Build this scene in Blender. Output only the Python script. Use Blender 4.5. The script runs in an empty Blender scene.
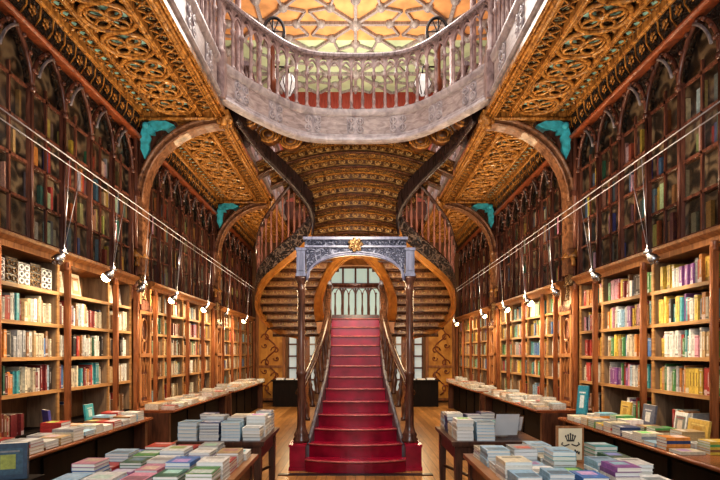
import bpy, math, random
from mathutils import Vector, Matrix
PI = math.pi
R = random.Random(7)
C = bpy.context.scene.collection

# ------------------------------------------------------------------ measures (metres; camera stands at the origin, looking along +Y)
EYE, FPX = 1.656, 520.0
W = 3.45            # front plane of the bookcases
XG = 2.07           # edge of the side galleries
ZC = 5.46           # aisle ceiling
ZG = 6.08           # gallery floor
YB = 17.6           # back wall
PIL = (8.33, 12.85, 17.35)   # pilaster lines between bays

# ------------------------------------------------------------------ materials
def newmat(name):
    m = bpy.data.materials.new(name); m.use_nodes = True
    nt = m.node_tree; b = nt.nodes['Principled BSDF']
    return m, nt, b

def ramp(nt, stops):
    r = nt.nodes.new('ShaderNodeValToRGB'); e = r.color_ramp.elements
    while len(e) < len(stops): e.new(0.5)
    for k, (p, c) in enumerate(stops):
        e[k].position = p; e[k].color = (*c, 1)
    return r

def coords(nt, scale=(1, 1, 1)):
    t = nt.nodes.new('ShaderNodeTexCoord'); mp = nt.nodes.new('ShaderNodeMapping')
    mp.inputs['Scale'].default_value = scale
    nt.links.new(t.outputs['Object'], mp.inputs['Vector'])
    return mp.outputs['Vector']

def bump(nt, b, h, strength=.4, dist=.01):
    n = nt.nodes.new('ShaderNodeBump'); n.inputs['Strength'].default_value = strength; n.inputs['Distance'].default_value = dist
    nt.links.new(h, n.inputs['Height']); nt.links.new(n.outputs['Normal'], b.inputs['Normal'])

def wood(name, dark, light, rough=.38, scale=(9, 9, 1.2), spec=.5):
    m, nt, b = newmat(name)
    v = coords(nt, scale)
    n = nt.nodes.new('ShaderNodeTexNoise'); n.inputs['Scale'].default_value = 2.2; n.inputs['Detail'].default_value = 7; n.inputs['Distortion'].default_value = .9
    nt.links.new(v, n.inputs['Vector'])
    r = ramp(nt, [(.3, dark), (.72, light)])
    nt.links.new(n.outputs['Fac'], r.inputs['Fac']); nt.links.new(r.outputs['Color'], b.inputs['Base Color'])
    b.inputs['Roughness'].default_value = rough; b.inputs['Specular IOR Level'].default_value = spec
    bump(nt, b, n.outputs['Fac'], .18, .004)
    return m

def carved(name, stops, scale=14, rough=.4, metal=0., strength=1., dist=.02, distort=.35, squash=(1, 1, 1)):
    """scrolling relief: warped cells, their ridges high and light, the ground between them deep and dark"""
    m, nt, b = newmat(name)
    v = coords(nt, squash)
    n = nt.nodes.new('ShaderNodeTexNoise'); n.inputs['Scale'].default_value = scale * .55; n.inputs['Detail'].default_value = 2
    nt.links.new(v, n.inputs['Vector'])
    mx = nt.nodes.new('ShaderNodeMix'); mx.data_type = 'RGBA'; mx.blend_type = 'LINEAR_LIGHT'; mx.inputs[0].default_value = distort * .2
    nt.links.new(v, mx.inputs[6]); nt.links.new(n.outputs['Color'], mx.inputs[7])
    vo = nt.nodes.new('ShaderNodeTexVoronoi'); vo.feature = 'F1'; vo.inputs['Scale'].default_value = scale
    nt.links.new(mx.outputs[2], vo.inputs['Vector'])
    sn = nt.nodes.new('ShaderNodeMath'); sn.operation = 'SINE'
    mu = nt.nodes.new('ShaderNodeMath'); mu.operation = 'MULTIPLY'; mu.inputs[1].default_value = 11
    nt.links.new(vo.outputs['Distance'], mu.inputs[0]); nt.links.new(mu.outputs[0], sn.inputs[0])
    mr = nt.nodes.new('ShaderNodeMapRange'); mr.inputs[1].default_value = -1; mr.inputs[2].default_value = 1
    nt.links.new(sn.outputs[0], mr.inputs[0])
    r = ramp(nt, stops)
    nt.links.new(mr.outputs[0], r.inputs['Fac']); nt.links.new(r.outputs['Color'], b.inputs['Base Color'])
    b.inputs['Roughness'].default_value = rough; b.inputs['Metallic'].default_value = metal
    bump(nt, b, mr.outputs[0], strength, dist)
    return m

def plain(name, col, rough=.5, metal=0., vary=.12, scale=6.):
    m, nt, b = newmat(name)
    v = coords(nt)
    n = nt.nodes.new('ShaderNodeTexNoise'); n.inputs['Scale'].default_value = scale; n.inputs['Detail'].default_value = 4
    nt.links.new(v, n.inputs['Vector'])
    r = ramp(nt, [(.3, tuple(c * (1 - vary) for c in col)), (.7, tuple(min(1, c * (1 + vary)) for c in col))])
    nt.links.new(n.outputs['Fac'], r.inputs['Fac']); nt.links.new(r.outputs['Color'], b.inputs['Base Color'])
    b.inputs['Roughness'].default_value = rough; b.inputs['Metallic'].default_value = metal
    return m

def emit(name, col, s):
    m, nt, b = newmat(name)
    b.inputs['Base Color'].default_value = (*col, 1)
    b.inputs['Emission Color'].default_value = (*col, 1); b.inputs['Emission Strength'].default_value = s
    return m

def attr_mat(name, rough=.45, pages=False):
    m, nt, b = newmat(name)
    a = nt.nodes.new('ShaderNodeAttribute'); a.attribute_name = 'tint'
    n = nt.nodes.new('ShaderNodeTexNoise'); n.inputs['Scale'].default_value = 38 if not pages else 3; n.inputs['Detail'].default_value = 3
    v = coords(nt, (1, 1, 1) if not pages else (1, 1, 120)); nt.links.new(v, n.inputs['Vector'])
    mr = nt.nodes.new('ShaderNodeMapRange'); mr.inputs[1].default_value = .3; mr.inputs[2].default_value = .7; mr.inputs[3].default_value = .72; mr.inputs[4].default_value = 1.12
    nt.links.new(n.outputs['Fac'], mr.inputs[0])
    mx = nt.nodes.new('ShaderNodeVectorMath'); mx.operation = 'SCALE'
    nt.links.new(a.outputs['Color'], mx.inputs[0]); nt.links.new(mr.outputs[0], mx.inputs['Scale'])
    nt.links.new(mx.outputs[0], b.inputs['Base Color']); b.inputs['Roughness'].default_value = rough
    return m

def glass_mat(name, tint=(1, 1, 1), refl=.12):
    m, nt, b = newmat(name); nt.nodes.remove(b)
    o = nt.nodes['Material Output']
    t = nt.nodes.new('ShaderNodeBsdfTransparent'); t.inputs[0].default_value = (*tint, 1)
    g = nt.nodes.new('ShaderNodeBsdfGlossy'); g.inputs['Roughness'].default_value = .06
    mx = nt.nodes.new('ShaderNodeMixShader'); mx.inputs[0].default_value = refl
    nt.links.new(t.outputs[0], mx.inputs[1]); nt.links.new(g.outputs[0], mx.inputs[2]); nt.links.new(mx.outputs[0], o.inputs['Surface'])
    return m

M = {}
M['frame'] = wood('dark_mahogany', (.035, .013, .010), (.14, .052, .034), .26)
M['frame2'] = wood('brown_mahogany', (.055, .022, .016), (.21, .085, .056), .24)
M['archglint'] = wood('grey_arch_glint', (.10, .09, .10), (.32, .29, .31), .3)  # grey colour standing for light caught along the lancet arches
M['redtrim'] = wood('red_brown_trim', (.12, .03, .012), (.34, .095, .035), .3)
M['orange'] = wood('orange_oak', (.18, .070, .024), (.46, .205, .075), .34)
M['post'] = wood('red_oak_post', (.16, .052, .02), (.38, .145, .055), .28)
M['shelf'] = wood('shelf_oak', (.24, .12, .045), (.50, .28, .11), .42, (1.2, 1.2, 9))
M['caseback'] = wood('case_back', (.10, .05, .022), (.22, .115, .05), .55)
M['side'] = wood('case_side', (.16, .10, .06), (.33, .22, .13), .5)
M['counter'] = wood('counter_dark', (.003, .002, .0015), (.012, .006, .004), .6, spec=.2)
M['countertop'] = wood('counter_top', (.12, .035, .015), (.30, .10, .04), .25, (2, 1, 9))
M['table'] = wood('table_walnut', (.035, .015, .010), (.13, .055, .03), .32)
M['tabletop'] = wood('table_top', (.20, .08, .03), (.42, .2, .085), .3, (8, 1, 8))
M['gold'] = carved('gilt_scrollwork', [(.0, (.012, .006, .003)), (.38, (.09, .03, .008)), (.62, (.42, .17, .032)), (1, (.78, .42, .11))], 13, .33)
M['goldfine'] = carved('gilt_fine_scrollwork', [(.0, (.010, .005, .003)), (.42, (.11, .038, .010)), (.7, (.40, .17, .035)), (1, (.75, .45, .14))], 22, .35)
M['painted'] = carved('painted_relief', [(.0, (.006, .004, .003)), (.45, (.045, .014, .004)), (.7, (.30, .10, .018)), (.88, (.46, .26, .07)), (1, (.16, .33, .30))], 17, .4)
M['soffit'] = carved('soffit_relief', [(.0, (.012, .007, .004)), (.35, (.07, .028, .010)), (.62, (.36, .16, .04)), (.9, (.72, .45, .17)), (1, (.55, .55, .38))], 15, .3, squash=(1, .6, 1.3))
M['soffit2'] = carved('ochre_soffit_relief', [(.0, (.05, .018, .006)), (.4, (.17, .065, .016)), (.72, (.48, .22, .05)), (1, (.75, .42, .13))], 14, .35, squash=(1, .6, 1.3))
M['goldmould'] = wood('gilt_moulding', (.085, .027, .007), (.66, .32, .085), .2)
M['panelgold'] = wood('gilt_panel', (.42, .17, .03), (.74, .40, .09), .35, (2, 2, 1))
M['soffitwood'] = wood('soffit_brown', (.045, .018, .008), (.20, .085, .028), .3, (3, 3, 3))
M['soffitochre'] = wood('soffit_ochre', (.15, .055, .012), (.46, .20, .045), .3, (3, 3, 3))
M['relief'] = wood('gilt_relief', (.30, .15, .045), (.78, .50, .20), .25, (6, 6, 6))
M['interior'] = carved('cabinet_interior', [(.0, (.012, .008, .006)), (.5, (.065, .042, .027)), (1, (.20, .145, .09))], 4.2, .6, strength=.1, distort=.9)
M['stringgrey'] = wood('grey_string_board', (.06, .05, .055), (.20, .18, .20), .3)
M['cardcream'] = plain('cream_card', (.70, .60, .42), .6, vary=.1)
M['newelgrey'] = wood('blue_grey_newel', (.16, .17, .22), (.36, .37, .44), .3)
M['archwood'] = wood('arch_brown_oak', (.08, .035, .018), (.34, .165, .085), .25, (5, 5, 5))
M['teal'] = plain('teal_leaf', (.06, .44, .54), .45, vary=.35, scale=12)
M['tealfield'] = plain('pale_teal_field', (.24, .47, .46), .5, vary=.35, scale=14)
M['frieze'] = carved('dark_frieze', [(.0, (.003, .002, .0015)), (.6, (.014, .007, .004)), (1, (.06, .026, .012))], 16, .5)
M['fascia'] = wood('grey_limed_panel', (.24, .19, .19), (.52, .44, .43), .36, (3, 3, 8))
M['fasciamould'] = wood('grey_limed_moulding', (.24, .21, .23), (.56, .50, .52), .3, (3, 3, 3))
M['fasciacarve'] = carved('grey_limed_carving', [(.0, (.22, .18, .17)), (.5, (.45, .39, .37)), (1, (.70, .64, .62))], 26, .4, strength=.6)
M['baluster'] = wood('pink_grey_wood', (.17, .115, .115), (.50, .37, .36), .3, (6, 6, 3))
M['sidebaluster'] = wood('red_brown_baluster', (.20, .07, .045), (.52, .25, .19), .25)
M['rail'] = wood('handrail_dark_grey', (.13, .10, .11), (.42, .35, .37), .22)
M['darkrail'] = wood('stair_rail_dark', (.03, .016, .013), (.13, .07, .055), .22)
M['string'] = wood('dark_stringer', (.012, .008, .008), (.065, .040, .040), .25)
M['stringcarve'] = carved('carved_stringer', [(.0, (.012, .008, .007)), (.5, (.05, .032, .026)), (1, (.22, .155, .12))], 12, .3)
M['ochre'] = wood('ochre_skirt', (.30, .115, .022), (.58, .27, .065), .3, (2, 2, 2))
M['bluegrey'] = carved('blue_grey_carving', [(.0, (.035, .04, .075)), (.5, (.10, .115, .185)), (1, (.22, .24, .34))], 19, .35)
M['bluemould'] = wood('blue_grey_moulding', (.085, .092, .15), (.20, .21, .31), .3)
M['colbrown'] = wood('column_brown', (.045, .020, .015), (.17, .08, .055), .18)
M['stair'] = wood('stair_walnut', (.028, .013, .008), (.15, .068, .036), .24)
M['red'] = plain('crimson_paint', (.30, .006, .032), .25, vary=.3, scale=5)
M['nosing'] = plain('worn_crimson_nosing', (.42, .11, .10), .3, vary=.35, scale=18)
M['wall'] = plain('brown_plaster', (.07, .04, .03), .7)
M['upperwall'] = wood('pink_panelling', (.34, .22, .19), (.56, .40, .36), .5)
M['upperback'] = wood('red_back_wall', (.22, .03, .02), (.40, .08, .05), .5)
M['upceil'] = plain('orange_coffer', (.68, .33, .13), .6, vary=.3, scale=2)
M['upceil_daylit'] = plain('daylight_tint_coffer', (.52, .60, .38), .6, vary=.18, scale=2)  # pale green paints the window daylight onto the rear coffers
M['rib'] = wood('grey_ceiling_rib', (.20, .17, .16), (.46, .40, .38), .45)
M['chrome'] = plain('chrome', (.36, .36, .39), .25, 1., vary=.03)
M['wire'] = plain('steel_wire', (.34, .32, .34), .5, .2, vary=.02)
M['bulb'] = emit('lamp_glow', (1, .74, .34), 45)
M['lantern'] = emit('lantern_glass', (1, .98, .92), .35)
M['black'] = plain('black_iron', (.015, .013, .015), .35)
M['day'] = emit('daylight_pane', (.50, .68, .66), .34)
M['dayw'] = emit('frosted_pane', (.60, .72, .76), .22)
M['cover'] = attr_mat('book_cover', .38)
M['pages'] = attr_mat('book_pages', .7, True)
M['glass'] = glass_mat('cabinet_glass', (.93, .93, .92), .06)
M['acrylic'] = glass_mat('clear_acrylic', (.93, .95, .97), .16)
M['stone'] = carved('gilt_statue', [(.0, (.10, .05, .02)), (.5, (.34, .19, .07)), (1, (.60, .40, .2))], 20, .4)
M['paper'] = plain('white_paper', (.86, .86, .84), .6, vary=.05)
M['ink'] = plain('black_ink', (.03, .025, .025), .6)

def floor_mat():
    m, nt, b = newmat('oak_floorboards')
    v = coords(nt, (1, 1, 1))
    mp = nt.nodes.new('ShaderNodeMapping'); mp.inputs['Rotation'].default_value = (0, 0, PI / 2)
    nt.links.new(v, mp.inputs['Vector'])
    br = nt.nodes.new('ShaderNodeTexBrick'); br.offset = .37
    br.inputs['Scale'].default_value = 1; br.inputs['Brick Width'].default_value = 1.9; br.inputs['Row Height'].default_value = .13
    br.inputs['Mortar Size'].default_value = .004; br.inputs['Bias'].default_value = -.1
    br.inputs['Color1'].default_value = (.30, .145, .045, 1); br.inputs['Color2'].default_value = (.52, .27, .09, 1); br.inputs['Mortar'].default_value = (.04, .018, .008, 1)
    nt.links.new(mp.outputs[0], br.inputs['Vector'])
    v2 = coords(nt, (14, 1.1, 1)); n = nt.nodes.new('ShaderNodeTexNoise'); n.inputs['Scale'].default_value = 2.5; n.inputs['Detail'].default_value = 7
    nt.links.new(v2, n.inputs['Vector'])
    mx = nt.nodes.new('ShaderNodeMix'); mx.data_type = 'RGBA'; mx.blend_type = 'MULTIPLY'; mx.inputs[0].default_value = .75
    r = ramp(nt, [(.3, (.45, .42, .4)), (.7, (1.1, 1.05, 1))]); nt.links.new(n.outputs['Fac'], r.inputs['Fac'])
    nt.links.new(br.outputs['Color'], mx.inputs[6]); nt.links.new(r.outputs['Color'], mx.inputs[7]); nt.links.new(mx.outputs[2], b.inputs['Base Color'])
    b.inputs['Roughness'].default_value = .32
    return m
M['floor'] = floor_mat()

# ------------------------------------------------------------------ mesh builder
class MB:
    def __init__(s): s.v = []; s.f = []; s.m = []; s.sm = []; s.c = []
    def face(s, idx, m=0, smooth=False, c=None): s.f.append(idx); s.m.append(m); s.sm.append(smooth); s.c.append(c or (1, 1, 1))
    def box(s, x0, x1, y0, y1, z0, z1, m=0, c=None):
        if x0 > x1: x0, x1 = x1, x0
        if y0 > y1: y0, y1 = y1, y0
        if z0 > z1: z0, z1 = z1, z0
        n = len(s.v)
        s.v += [(x0, y0, z0), (x1, y0, z0), (x1, y1, z0), (x0, y1, z0), (x0, y0, z1), (x1, y0, z1), (x1, y1, z1), (x0, y1, z1)]
        for q in ((0, 3, 2, 1), (4, 5, 6, 7), (0, 1, 5, 4), (1, 2, 6, 5), (2, 3, 7, 6), (3, 0, 4, 7)): s.face([n + k for k in q], m, c=c)
        return s
    def quad(s, a, b, c_, d, m=0, c=None):
        n = len(s.v); s.v += [tuple(a), tuple(b), tuple(c_), tuple(d)]; s.face([n, n + 1, n + 2, n + 3], m, c=c); return s
    def loft(s, rings, m=0, closed=True, caps=True, smooth=False, loop=False, mats=None, c=None):
        k = len(rings[0]); n = len(s.v)
        for r in rings: s.v += [tuple(p) for p in r]
        L = len(rings)
        for i in range(L if loop else L - 1):
            a, b = n + i * k, n + ((i + 1) % L) * k
            for j in range(k if closed else k - 1):
                j2 = (j + 1) % k
                s.face([a + j, a + j2, b + j2, b + j], mats[j] if mats else m, smooth, c)
        if caps and closed and not loop:
            s.face([n + j for j in range(k)][::-1], m, c=c); s.face([n + (L - 1) * k + j for j in range(k)], m, c=c)
        return s
    def tube(s, pts, r, n=6, m=0, loop=False, caps=True, radii=None, up=None, flat=1.):
        P = [Vector(p) for p in pts]; L = len(P); rings = []
        prev = None
        for i in range(L):
            a = P[i - 1] if (i > 0 or loop) else P[i]; b = P[(i + 1) % L] if (i < L - 1 or loop) else P[i]
            t = (b - a).normalized() if (b - a).length > 1e-9 else Vector((0, 0, 1))
            u = Vector(up) if up else (prev if prev else (Vector((0, 0, 1)) if abs(t.z) < .9 else Vector((1, 0, 0))))
            u = u - t * u.dot(t)
            if u.length < 1e-6: u = t.orthogonal()
            u.normalize(); w = t.cross(u); prev = u
            rr = radii[i] if radii else r
            rings.append([P[i] + u * (rr * flat * math.sin(2 * PI * q / n + PI / n)) + w * (rr * math.cos(2 * PI * q / n + PI / n)) for q in range(n)])
        return s.loft(rings, m, True, caps, n > 4, loop)
    def lathe(s, prof, cx=0, cy=0, cz=0, n=12, m=0, sy=1., smooth=True):
        rings = [[(cx + r * math.cos(2 * PI * q / n), cy + sy * r * math.sin(2 * PI * q / n), cz + z) for q in range(n)] for r, z in prof]
        return s.loft(rings, m, True, True, smooth)
    def prism(s, poly, f0, f1, m=0, c=None):
        """poly: 2-D points; f0, f1 map a 2-D point to the two end faces"""
        n = len(s.v); k = len(poly)
        s.v += [tuple(f0(*p)) for p in poly] + [tuple(f1(*p)) for p in poly]
        s.face([n + j for j in range(k)][::-1], m, c=c); s.face([n + k + j for j in range(k)], m, c=c)
        for j in range(k): s.face([n + j, n + (j + 1) % k, n + k + (j + 1) % k, n + k + j], m, c=c)
        return s
    def ball(s, c, r, n=10, m=0, sz=1., sx=1.):
        pr = [(max(1e-4, r * math.sin(PI * k / 6)), -r * sz * math.cos(PI * k / 6)) for k in range(7)]
        rings = [[(c[0] + sx * a * math.cos(2 * PI * q / n), c[1] + a * math.sin(2 * PI * q / n), c[2] + z) for q in range(n)] for a, z in pr]
        return s.loft(rings, m, True, True, True)
    def build(s, name, mats, parent=None, loc=None, tint=False):
        me = bpy.data.meshes.new(name); me.from_pydata(s.v, [], s.f)
        if not isinstance(mats, (list, tuple)): mats = [mats]
        for x in mats: me.materials.append(M[x] if isinstance(x, str) else x)
        me.polygons.foreach_set('material_index', s.m); me.polygons.foreach_set('use_smooth', s.sm)
        if tint:
            a = me.color_attributes.new('tint', 'FLOAT_COLOR', 'CORNER'); buf = []
            for p in me.polygons:
                buf += [*s.c[p.index], 1.] * p.loop_total
            a.data.foreach_set('color', buf)
        me.update()
        o = bpy.data.objects.new(name, me); C.objects.link(o)
        if parent: o.parent = parent
        if loc: o.location = loc
        return o

def tag(o, label=None, cat=None, group=None, kind=None):
    if label: o['label'] = label
    if cat: o['category'] = cat
    if group: o['group'] = group
    if kind: o['kind'] = kind
    return o
def thing(name, label, cat, loc=(0, 0, 0), rz=0, group=None):
    o = bpy.data.objects.new(name, None); C.objects.link(o); o.location = loc; o.rotation_euler = (0, 0, rz); o.empty_display_size = .1
    return tag(o, label, cat, group)
def struct(o, label=None): return tag(o, label, kind='structure')
def rel(parent, o):
    """o was modelled in room coordinates: hang it on its thing without moving it (things here only ever translate)"""
    o.parent = parent; o.location = Vector(o.location) - Vector(parent.location); return o
def cat_rom(pts, n=6):
    P = [Vector(p) for p in pts]; out = []
    for i in range(len(P) - 1):
        p0 = P[i - 1] if i else P[i] * 2 - P[i + 1]; p1, p2 = P[i], P[i + 1]; p3 = P[i + 2] if i + 2 < len(P) else P[i + 1] * 2 - P[i]
        for k in range(n):
            t = k / n
            out.append(.5 * ((2 * p1) + (-p0 + p2) * t + (2 * p0 - 5 * p1 + 4 * p2 - p3) * t * t + (-p0 + 3 * p1 - 3 * p2 + p3) * t ** 3))
    out.append(P[-1]); return out
def lerp(a, b, t): return a + (b - a) * t
def interp(tab, x):
    if x <= tab[0][0]: return tab[0][1]
    for (a, p), (b, q) in zip(tab, tab[1:]):
        if x <= b: return lerp(p, q, (x - a) / (b - a))
    return tab[-1][1]
ORD = 'first second third fourth fifth sixth seventh eighth ninth tenth eleventh twelfth thirteenth fourteenth fifteenth sixteenth seventeenth eighteenth nineteenth twentieth twenty-first twenty-second twenty-third twenty-fourth twenty-fifth twenty-sixth twenty-seventh twenty-eighth twenty-ninth thirtieth thirty-first thirty-second thirty-third thirty-fourth thirty-fifth thirty-sixth thirty-seventh thirty-eighth thirty-ninth fortieth'.split()
SIDE = {-1: 'left', 1: 'right'}

# ------------------------------------------------------------------ setting: floor, walls, slabs
struct(MB().box(-4.2, 4.2, -1.5, YB + .3, -.1, 0).build('floor', 'floor'), 'oak floorboards running away from the entrance')
for s in (-1, 1):
    struct(MB().box(s * 3.95, s * 4.15, -1.5, YB, 0, 10.8).build('wall_' + SIDE[s], 'wall'), 'brown plaster wall behind the bookcases')
    struct(MB().box(s * 3.74, s * 3.95, -1.5, YB, ZG, 10.6).build('wall_upper_' + SIDE[s], 'upperwall'), 'pink panelled wall of the upper gallery')

struct(MB().box(-1.05, 1.05, 7.02, 7.12, 0, .012).build('trim_threshold', 'black'), 'dark iron track let into the floor before the stairs')
def back_wall():
    b = MB()
    # lower wall with openings for two tall windows each side, upper wall with the central window
    b.box(-4.15, 4.15, YB, YB + .2, 4.55, ZC + .1)
    for s in (-1, 1):
        b.box(s * 2.28, s * 4.15, YB, YB + .2, 0, 4.55)
        b.box(s * .85, s * 1.35, YB, YB + .2, 0, 4.55)
        b.box(s * 1.35, s * 2.28, YB, YB + .2, 2.75, 4.55)
        b.box(s * 1.35, s * 2.28, YB, YB + .2, 0, .35)
    b.box(-.85, .85, YB, YB + .2, 0, 2.9)
    return b.build('wall_back', 'caseback')
struct(back_wall(), 'brown back wall at the end of the shop')
struct(MB().box(-4.15, 4.15, YB + .02, YB + .2, ZC + .1, 7.0).build('wall_upper_back', 'upperback'), 'red upper back wall seen between the balusters')
struct(MB().box(-4.15, 4.15, YB + .02, YB + .2, 7.0, 10.8).build('wall_upper_gable', 'upperback'), 'red upper back wall below the coffered ceiling')

def back_window(x0, x1, z0, z1, nx, nz, name, arch=False, mat='day'):
    t = bpy.data.objects.new(name, None); C.objects.link(t); t.location = ((x0 + x1) / 2, YB + .1, z0); tag(t, 'daylit window in the back wall with small panes', kind='structure')
    f = MB(); y0, y1 = YB + .02, YB + .1
    for k in range(nx + 1):
        x = lerp(x0, x1, k / nx); f.box(x - .03, x + .03, y0, y1, z0, z1)
    for k in range(nz + 1):
        z = lerp(z0, z1, k / nz); f.box(x0, x1, y0, y1, z - .025, z + .025)
    if arch:
        for k in range(nx):
            a, c = lerp(x0, x1, k / nx), lerp(x0, x1, (k + 1) / nx); w = c - a
            pts = [(a + w - w * math.cos(t_), y0 + .02, z1 - w * .9 + w * math.sin(t_)) for t_ in [PI / 3 * q / 6 for q in range(7)]]
            f.tube(pts, .03, 4); f.tube([(a + c - p[0], p[1], p[2]) for p in pts], .03, 4)
    rel(t, f.build('window_frame', 'frame2'))
    rel(t, MB().box(x0, x1, YB + .11, YB + .14, z0, z1).build('window_pane', mat))
back_window(-.85, .85, 2.9, 3.95, 4, 1, 'window_1', True)
back_window(-.85, .85, 4.0, 4.55, 4, 1, 'window_2')
back_window(-2.28, -1.35, .35, 2.75, 3, 6, 'window_3', mat='dayw')
back_window(1.35, 2.28, .35, 2.75, 3, 6, 'window_4', mat='dayw')

# upper ceiling: coffer field with star ribs
def upper_ceiling():
    z = 10.5
    t = bpy.data.objects.new('ceiling', None); C.objects.link(t); tag(t, 'orange coffered ceiling with star ribs, window daylight painted pale green at the back', kind='structure'); t.location = (0, 9, z)
    rel(t, MB().box(-4.1, 4.1, -1.5, 14.7, z, z + .15).build('coffer_field', 'upceil'))
    rel(t, MB().box(-4.1, 4.1, 14.7, YB + .2, z, z + .15).build('coffer_field', 'upceil_daylit'))
    b = MB(); p = 2.5; r1, r2 = .92, 1.30
    def rib(a, c, r=.06):
        if max(a[1], c[1]) < YB + .05: b.tube([(a[0], a[1], z - .04), (c[0], c[1], z - .04)], r, 4, up=(0, 0, 1))
    def boss(x, y, q):
        if y < YB - .1: b.lathe([(.02, -.20 * q), (.09 * q, -.17 * q), (.15 * q, -.11 * q), (.17 * q, -.04), (.17 * q, 0)], x, y, z, 8)
    cy = 13.9
    for i in range(-2, 3):
        for j in range(-2, 3):
            X, Y = i * p, cy + j * p
            P = lambda r, k: (X + r * math.cos(k * PI / 8), Y + r * math.sin(k * PI / 8))
            boss(X, Y, 1.1)
            for k in range(0, 16, 2):
                rib((X, Y), P(r1, k)); boss(*P(r1, k), .8)
                rib(P(r1, k), P(p / 2 if k % 4 == 0 else p / math.sqrt(2), k), .05)
                rib(P(r1, k), P(r2, k + 1), .04); rib(P(r1, k), P(r2, k - 1), .04)
            boss(X + p / 2, Y + p / 2, 1)
    rel(t, b.build('star_rib', 'rib'))
upper_ceiling()

# gallery slabs with the carved aisle ceilings under them
def ring_pts(cx, cy, z, r, n=20, a0=0, a1=2 * PI, loop=True):
    k = n if loop else n + 1
    return [(cx + r * math.cos(lerp(a0, a1, q / n)), cy + r * math.sin(lerp(a0, a1, q / n)), z) for q in range(k)]

def aisle_ceiling(s, y0, y1, idx, where):
    t = bpy.data.objects.new('ceiling_aisle_%s_%d' % (SIDE[s], idx), None); C.objects.link(t)
    tag(t, 'gilded carved aisle ceiling with rosettes, %s' % where, kind='structure'); t.location = (s * 2.75, (y0 + y1) / 2, ZC)
    X = lambda x: s * x
    b = MB(); b.box(X(XG), X(3.95), y0, y1, ZC, ZC + .1); rel(t, b.build('painted_field', 'painted'))
    # teal ground inside the rosette strip
    xr0, xr1 = 2.46, 3.07; xc = (xr0 + xr1) / 2
    n = max(1, round((y1 - y0 - .2) / .53)); pitch = (y1 - y0 - .2) / n
    g = MB(); teal = MB(); edge = MB()
    for k in range(n):
        cy = y0 + .1 + pitch * (k + .5); r = pitch * .5
        e = lambda a, q, rr=r: (X(xc + .295 * q * math.cos(a)), cy + r * q * math.sin(a))
        def ell(q, z, m_=22): return [(*e(2 * PI * i / m_, q), z) for i in range(m_)]
        g.tube(ell(1.0, ZC - .06), .030, 6, loop=True, up=(0, 0, 1)); g.tube(ell(.84, ZC - .045), .018, 5, loop=True, up=(0, 0, 1))
        # four interlaced lens loops
        for q4 in range(4):
            a = q4 * PI / 2 + PI / 4
            pts = []
            for i in range(14):
                u = 2 * PI * i / 14; lx = .52 + .40 * math.cos(u) * .92; ly = .26 * math.sin(u)
                px_ = lx * math.cos(a) - ly * math.sin(a); py_ = lx * math.sin(a) + ly * math.cos(a)
                pts.append((X(xc + .27 * px_), cy + r * .92 * py_, ZC - .065))
            g.tube(pts, .020, 5, loop=True, up=(0, 0, 1))
        for q4 in range(4):
            a = q4 * PI / 2
            lobe = []
            for i in range(8):
                u = 2 * PI * i / 8
                lx = .56 + .3 * math.cos(u); ly = .2 * math.sin(u)
                lobe.append((X(xc + .28 * (lx * math.cos(a) - ly * math.sin(a))), cy + r * .95 * (lx * math.sin(a) + ly * math.cos(a)), ZC - .02))
            m0 = len(teal.v); teal.v += lobe; teal.face(list(range(m0, m0 + 8)))
        g.lathe([(.015, -.09), (.05, -.075), (.07, -.04), (.07, 0)], X(xc), cy, ZC, 8)
        # corner leaves between rosettes
        for sx in (-1, 1):
            g.ball((X(xc + sx * .27), cy - r, ZC - .02), .045, 6)
    # lattice in the strip beside the gallery edge and foliage knobs in the strip by the wall
    nl = n * 3; pl = (y1 - y0 - .1) / nl
    for k in range(nl):
        a = y0 + .05 + k * pl
        for (p, q) in (((2.20, a), (2.42, a + pl)), ((2.42, a), (2.20, a + pl))):
            g.tube([(X(p[0]), p[1], ZC - .02), (X(q[0]), q[1], ZC - .02)], .014, 4, up=(0, 0, 1))
        g.ball((X(2.31), a + pl / 2, ZC - .02), .030, 6)
        if k % 2 == 0: teal.quad((X(2.22), a - .04, ZC - .012), (X(2.27), a, ZC - .012), (X(2.22), a + .04, ZC - .012), (X(2.205), a, ZC - .012))
        teal.quad((X(3.25), a + pl * .2, ZC - .012), (X(3.30), a + pl * .5, ZC - .012), (X(3.25), a + pl * .8, ZC - .012), (X(3.20), a + pl * .5, ZC - .012))
        g.tube(ring_pts(X(3.20), a + pl * .5, ZC - .02, .075, 10), .014, 4, loop=True, up=(0, 0, 1))
        g.ball((X(3.12), a, ZC - .02), .032, 6); g.ball((X(3.30), a, ZC - .02), .026, 6)
    rel(t, g.build('rosette_carving', 'goldmould')); rel(t, teal.build('teal_inlay', 'tealfield'))
    for x, w, h in ((2.14, .055, .11), (2.065, .03, .07), (2.44, .035, .09), (3.085, .035, .09), (3.34, .03, .09)):
        edge.box(X(x - w), X(x + w), y0, y1, ZC - h, ZC); edge.tube([(X(x), y0, ZC - h), (X(x), y1, ZC - h)], w * .55, 6)
    rel(t, edge.build('ceiling_beam', 'goldmould'))

bays = [(-1.2, 3.75), (3.9, 8.24), (8.44, 12.75), (12.95, YB)]
wh = ['above the entrance', 'over the first bay', 'over the second bay', 'over the last bay']
for s in (-1, 1):
    for i, (a, b_) in enumerate(bays): aisle_ceiling(s, a, b_, i + 1, wh[i] + ', %s aisle' % SIDE[s])
    struct(MB().box(s * (XG + .02), s * 3.95, -1.5, YB, ZC + .11, ZG).build('floor_gallery_%s' % SIDE[s], 'frame'), 'upper gallery floor slab')
struct(MB().box(-XG, XG, 15.2, YB, ZC + .11, ZG).build('floor_gallery_back', 'frame'), 'gallery floor slab at the back')

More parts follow.
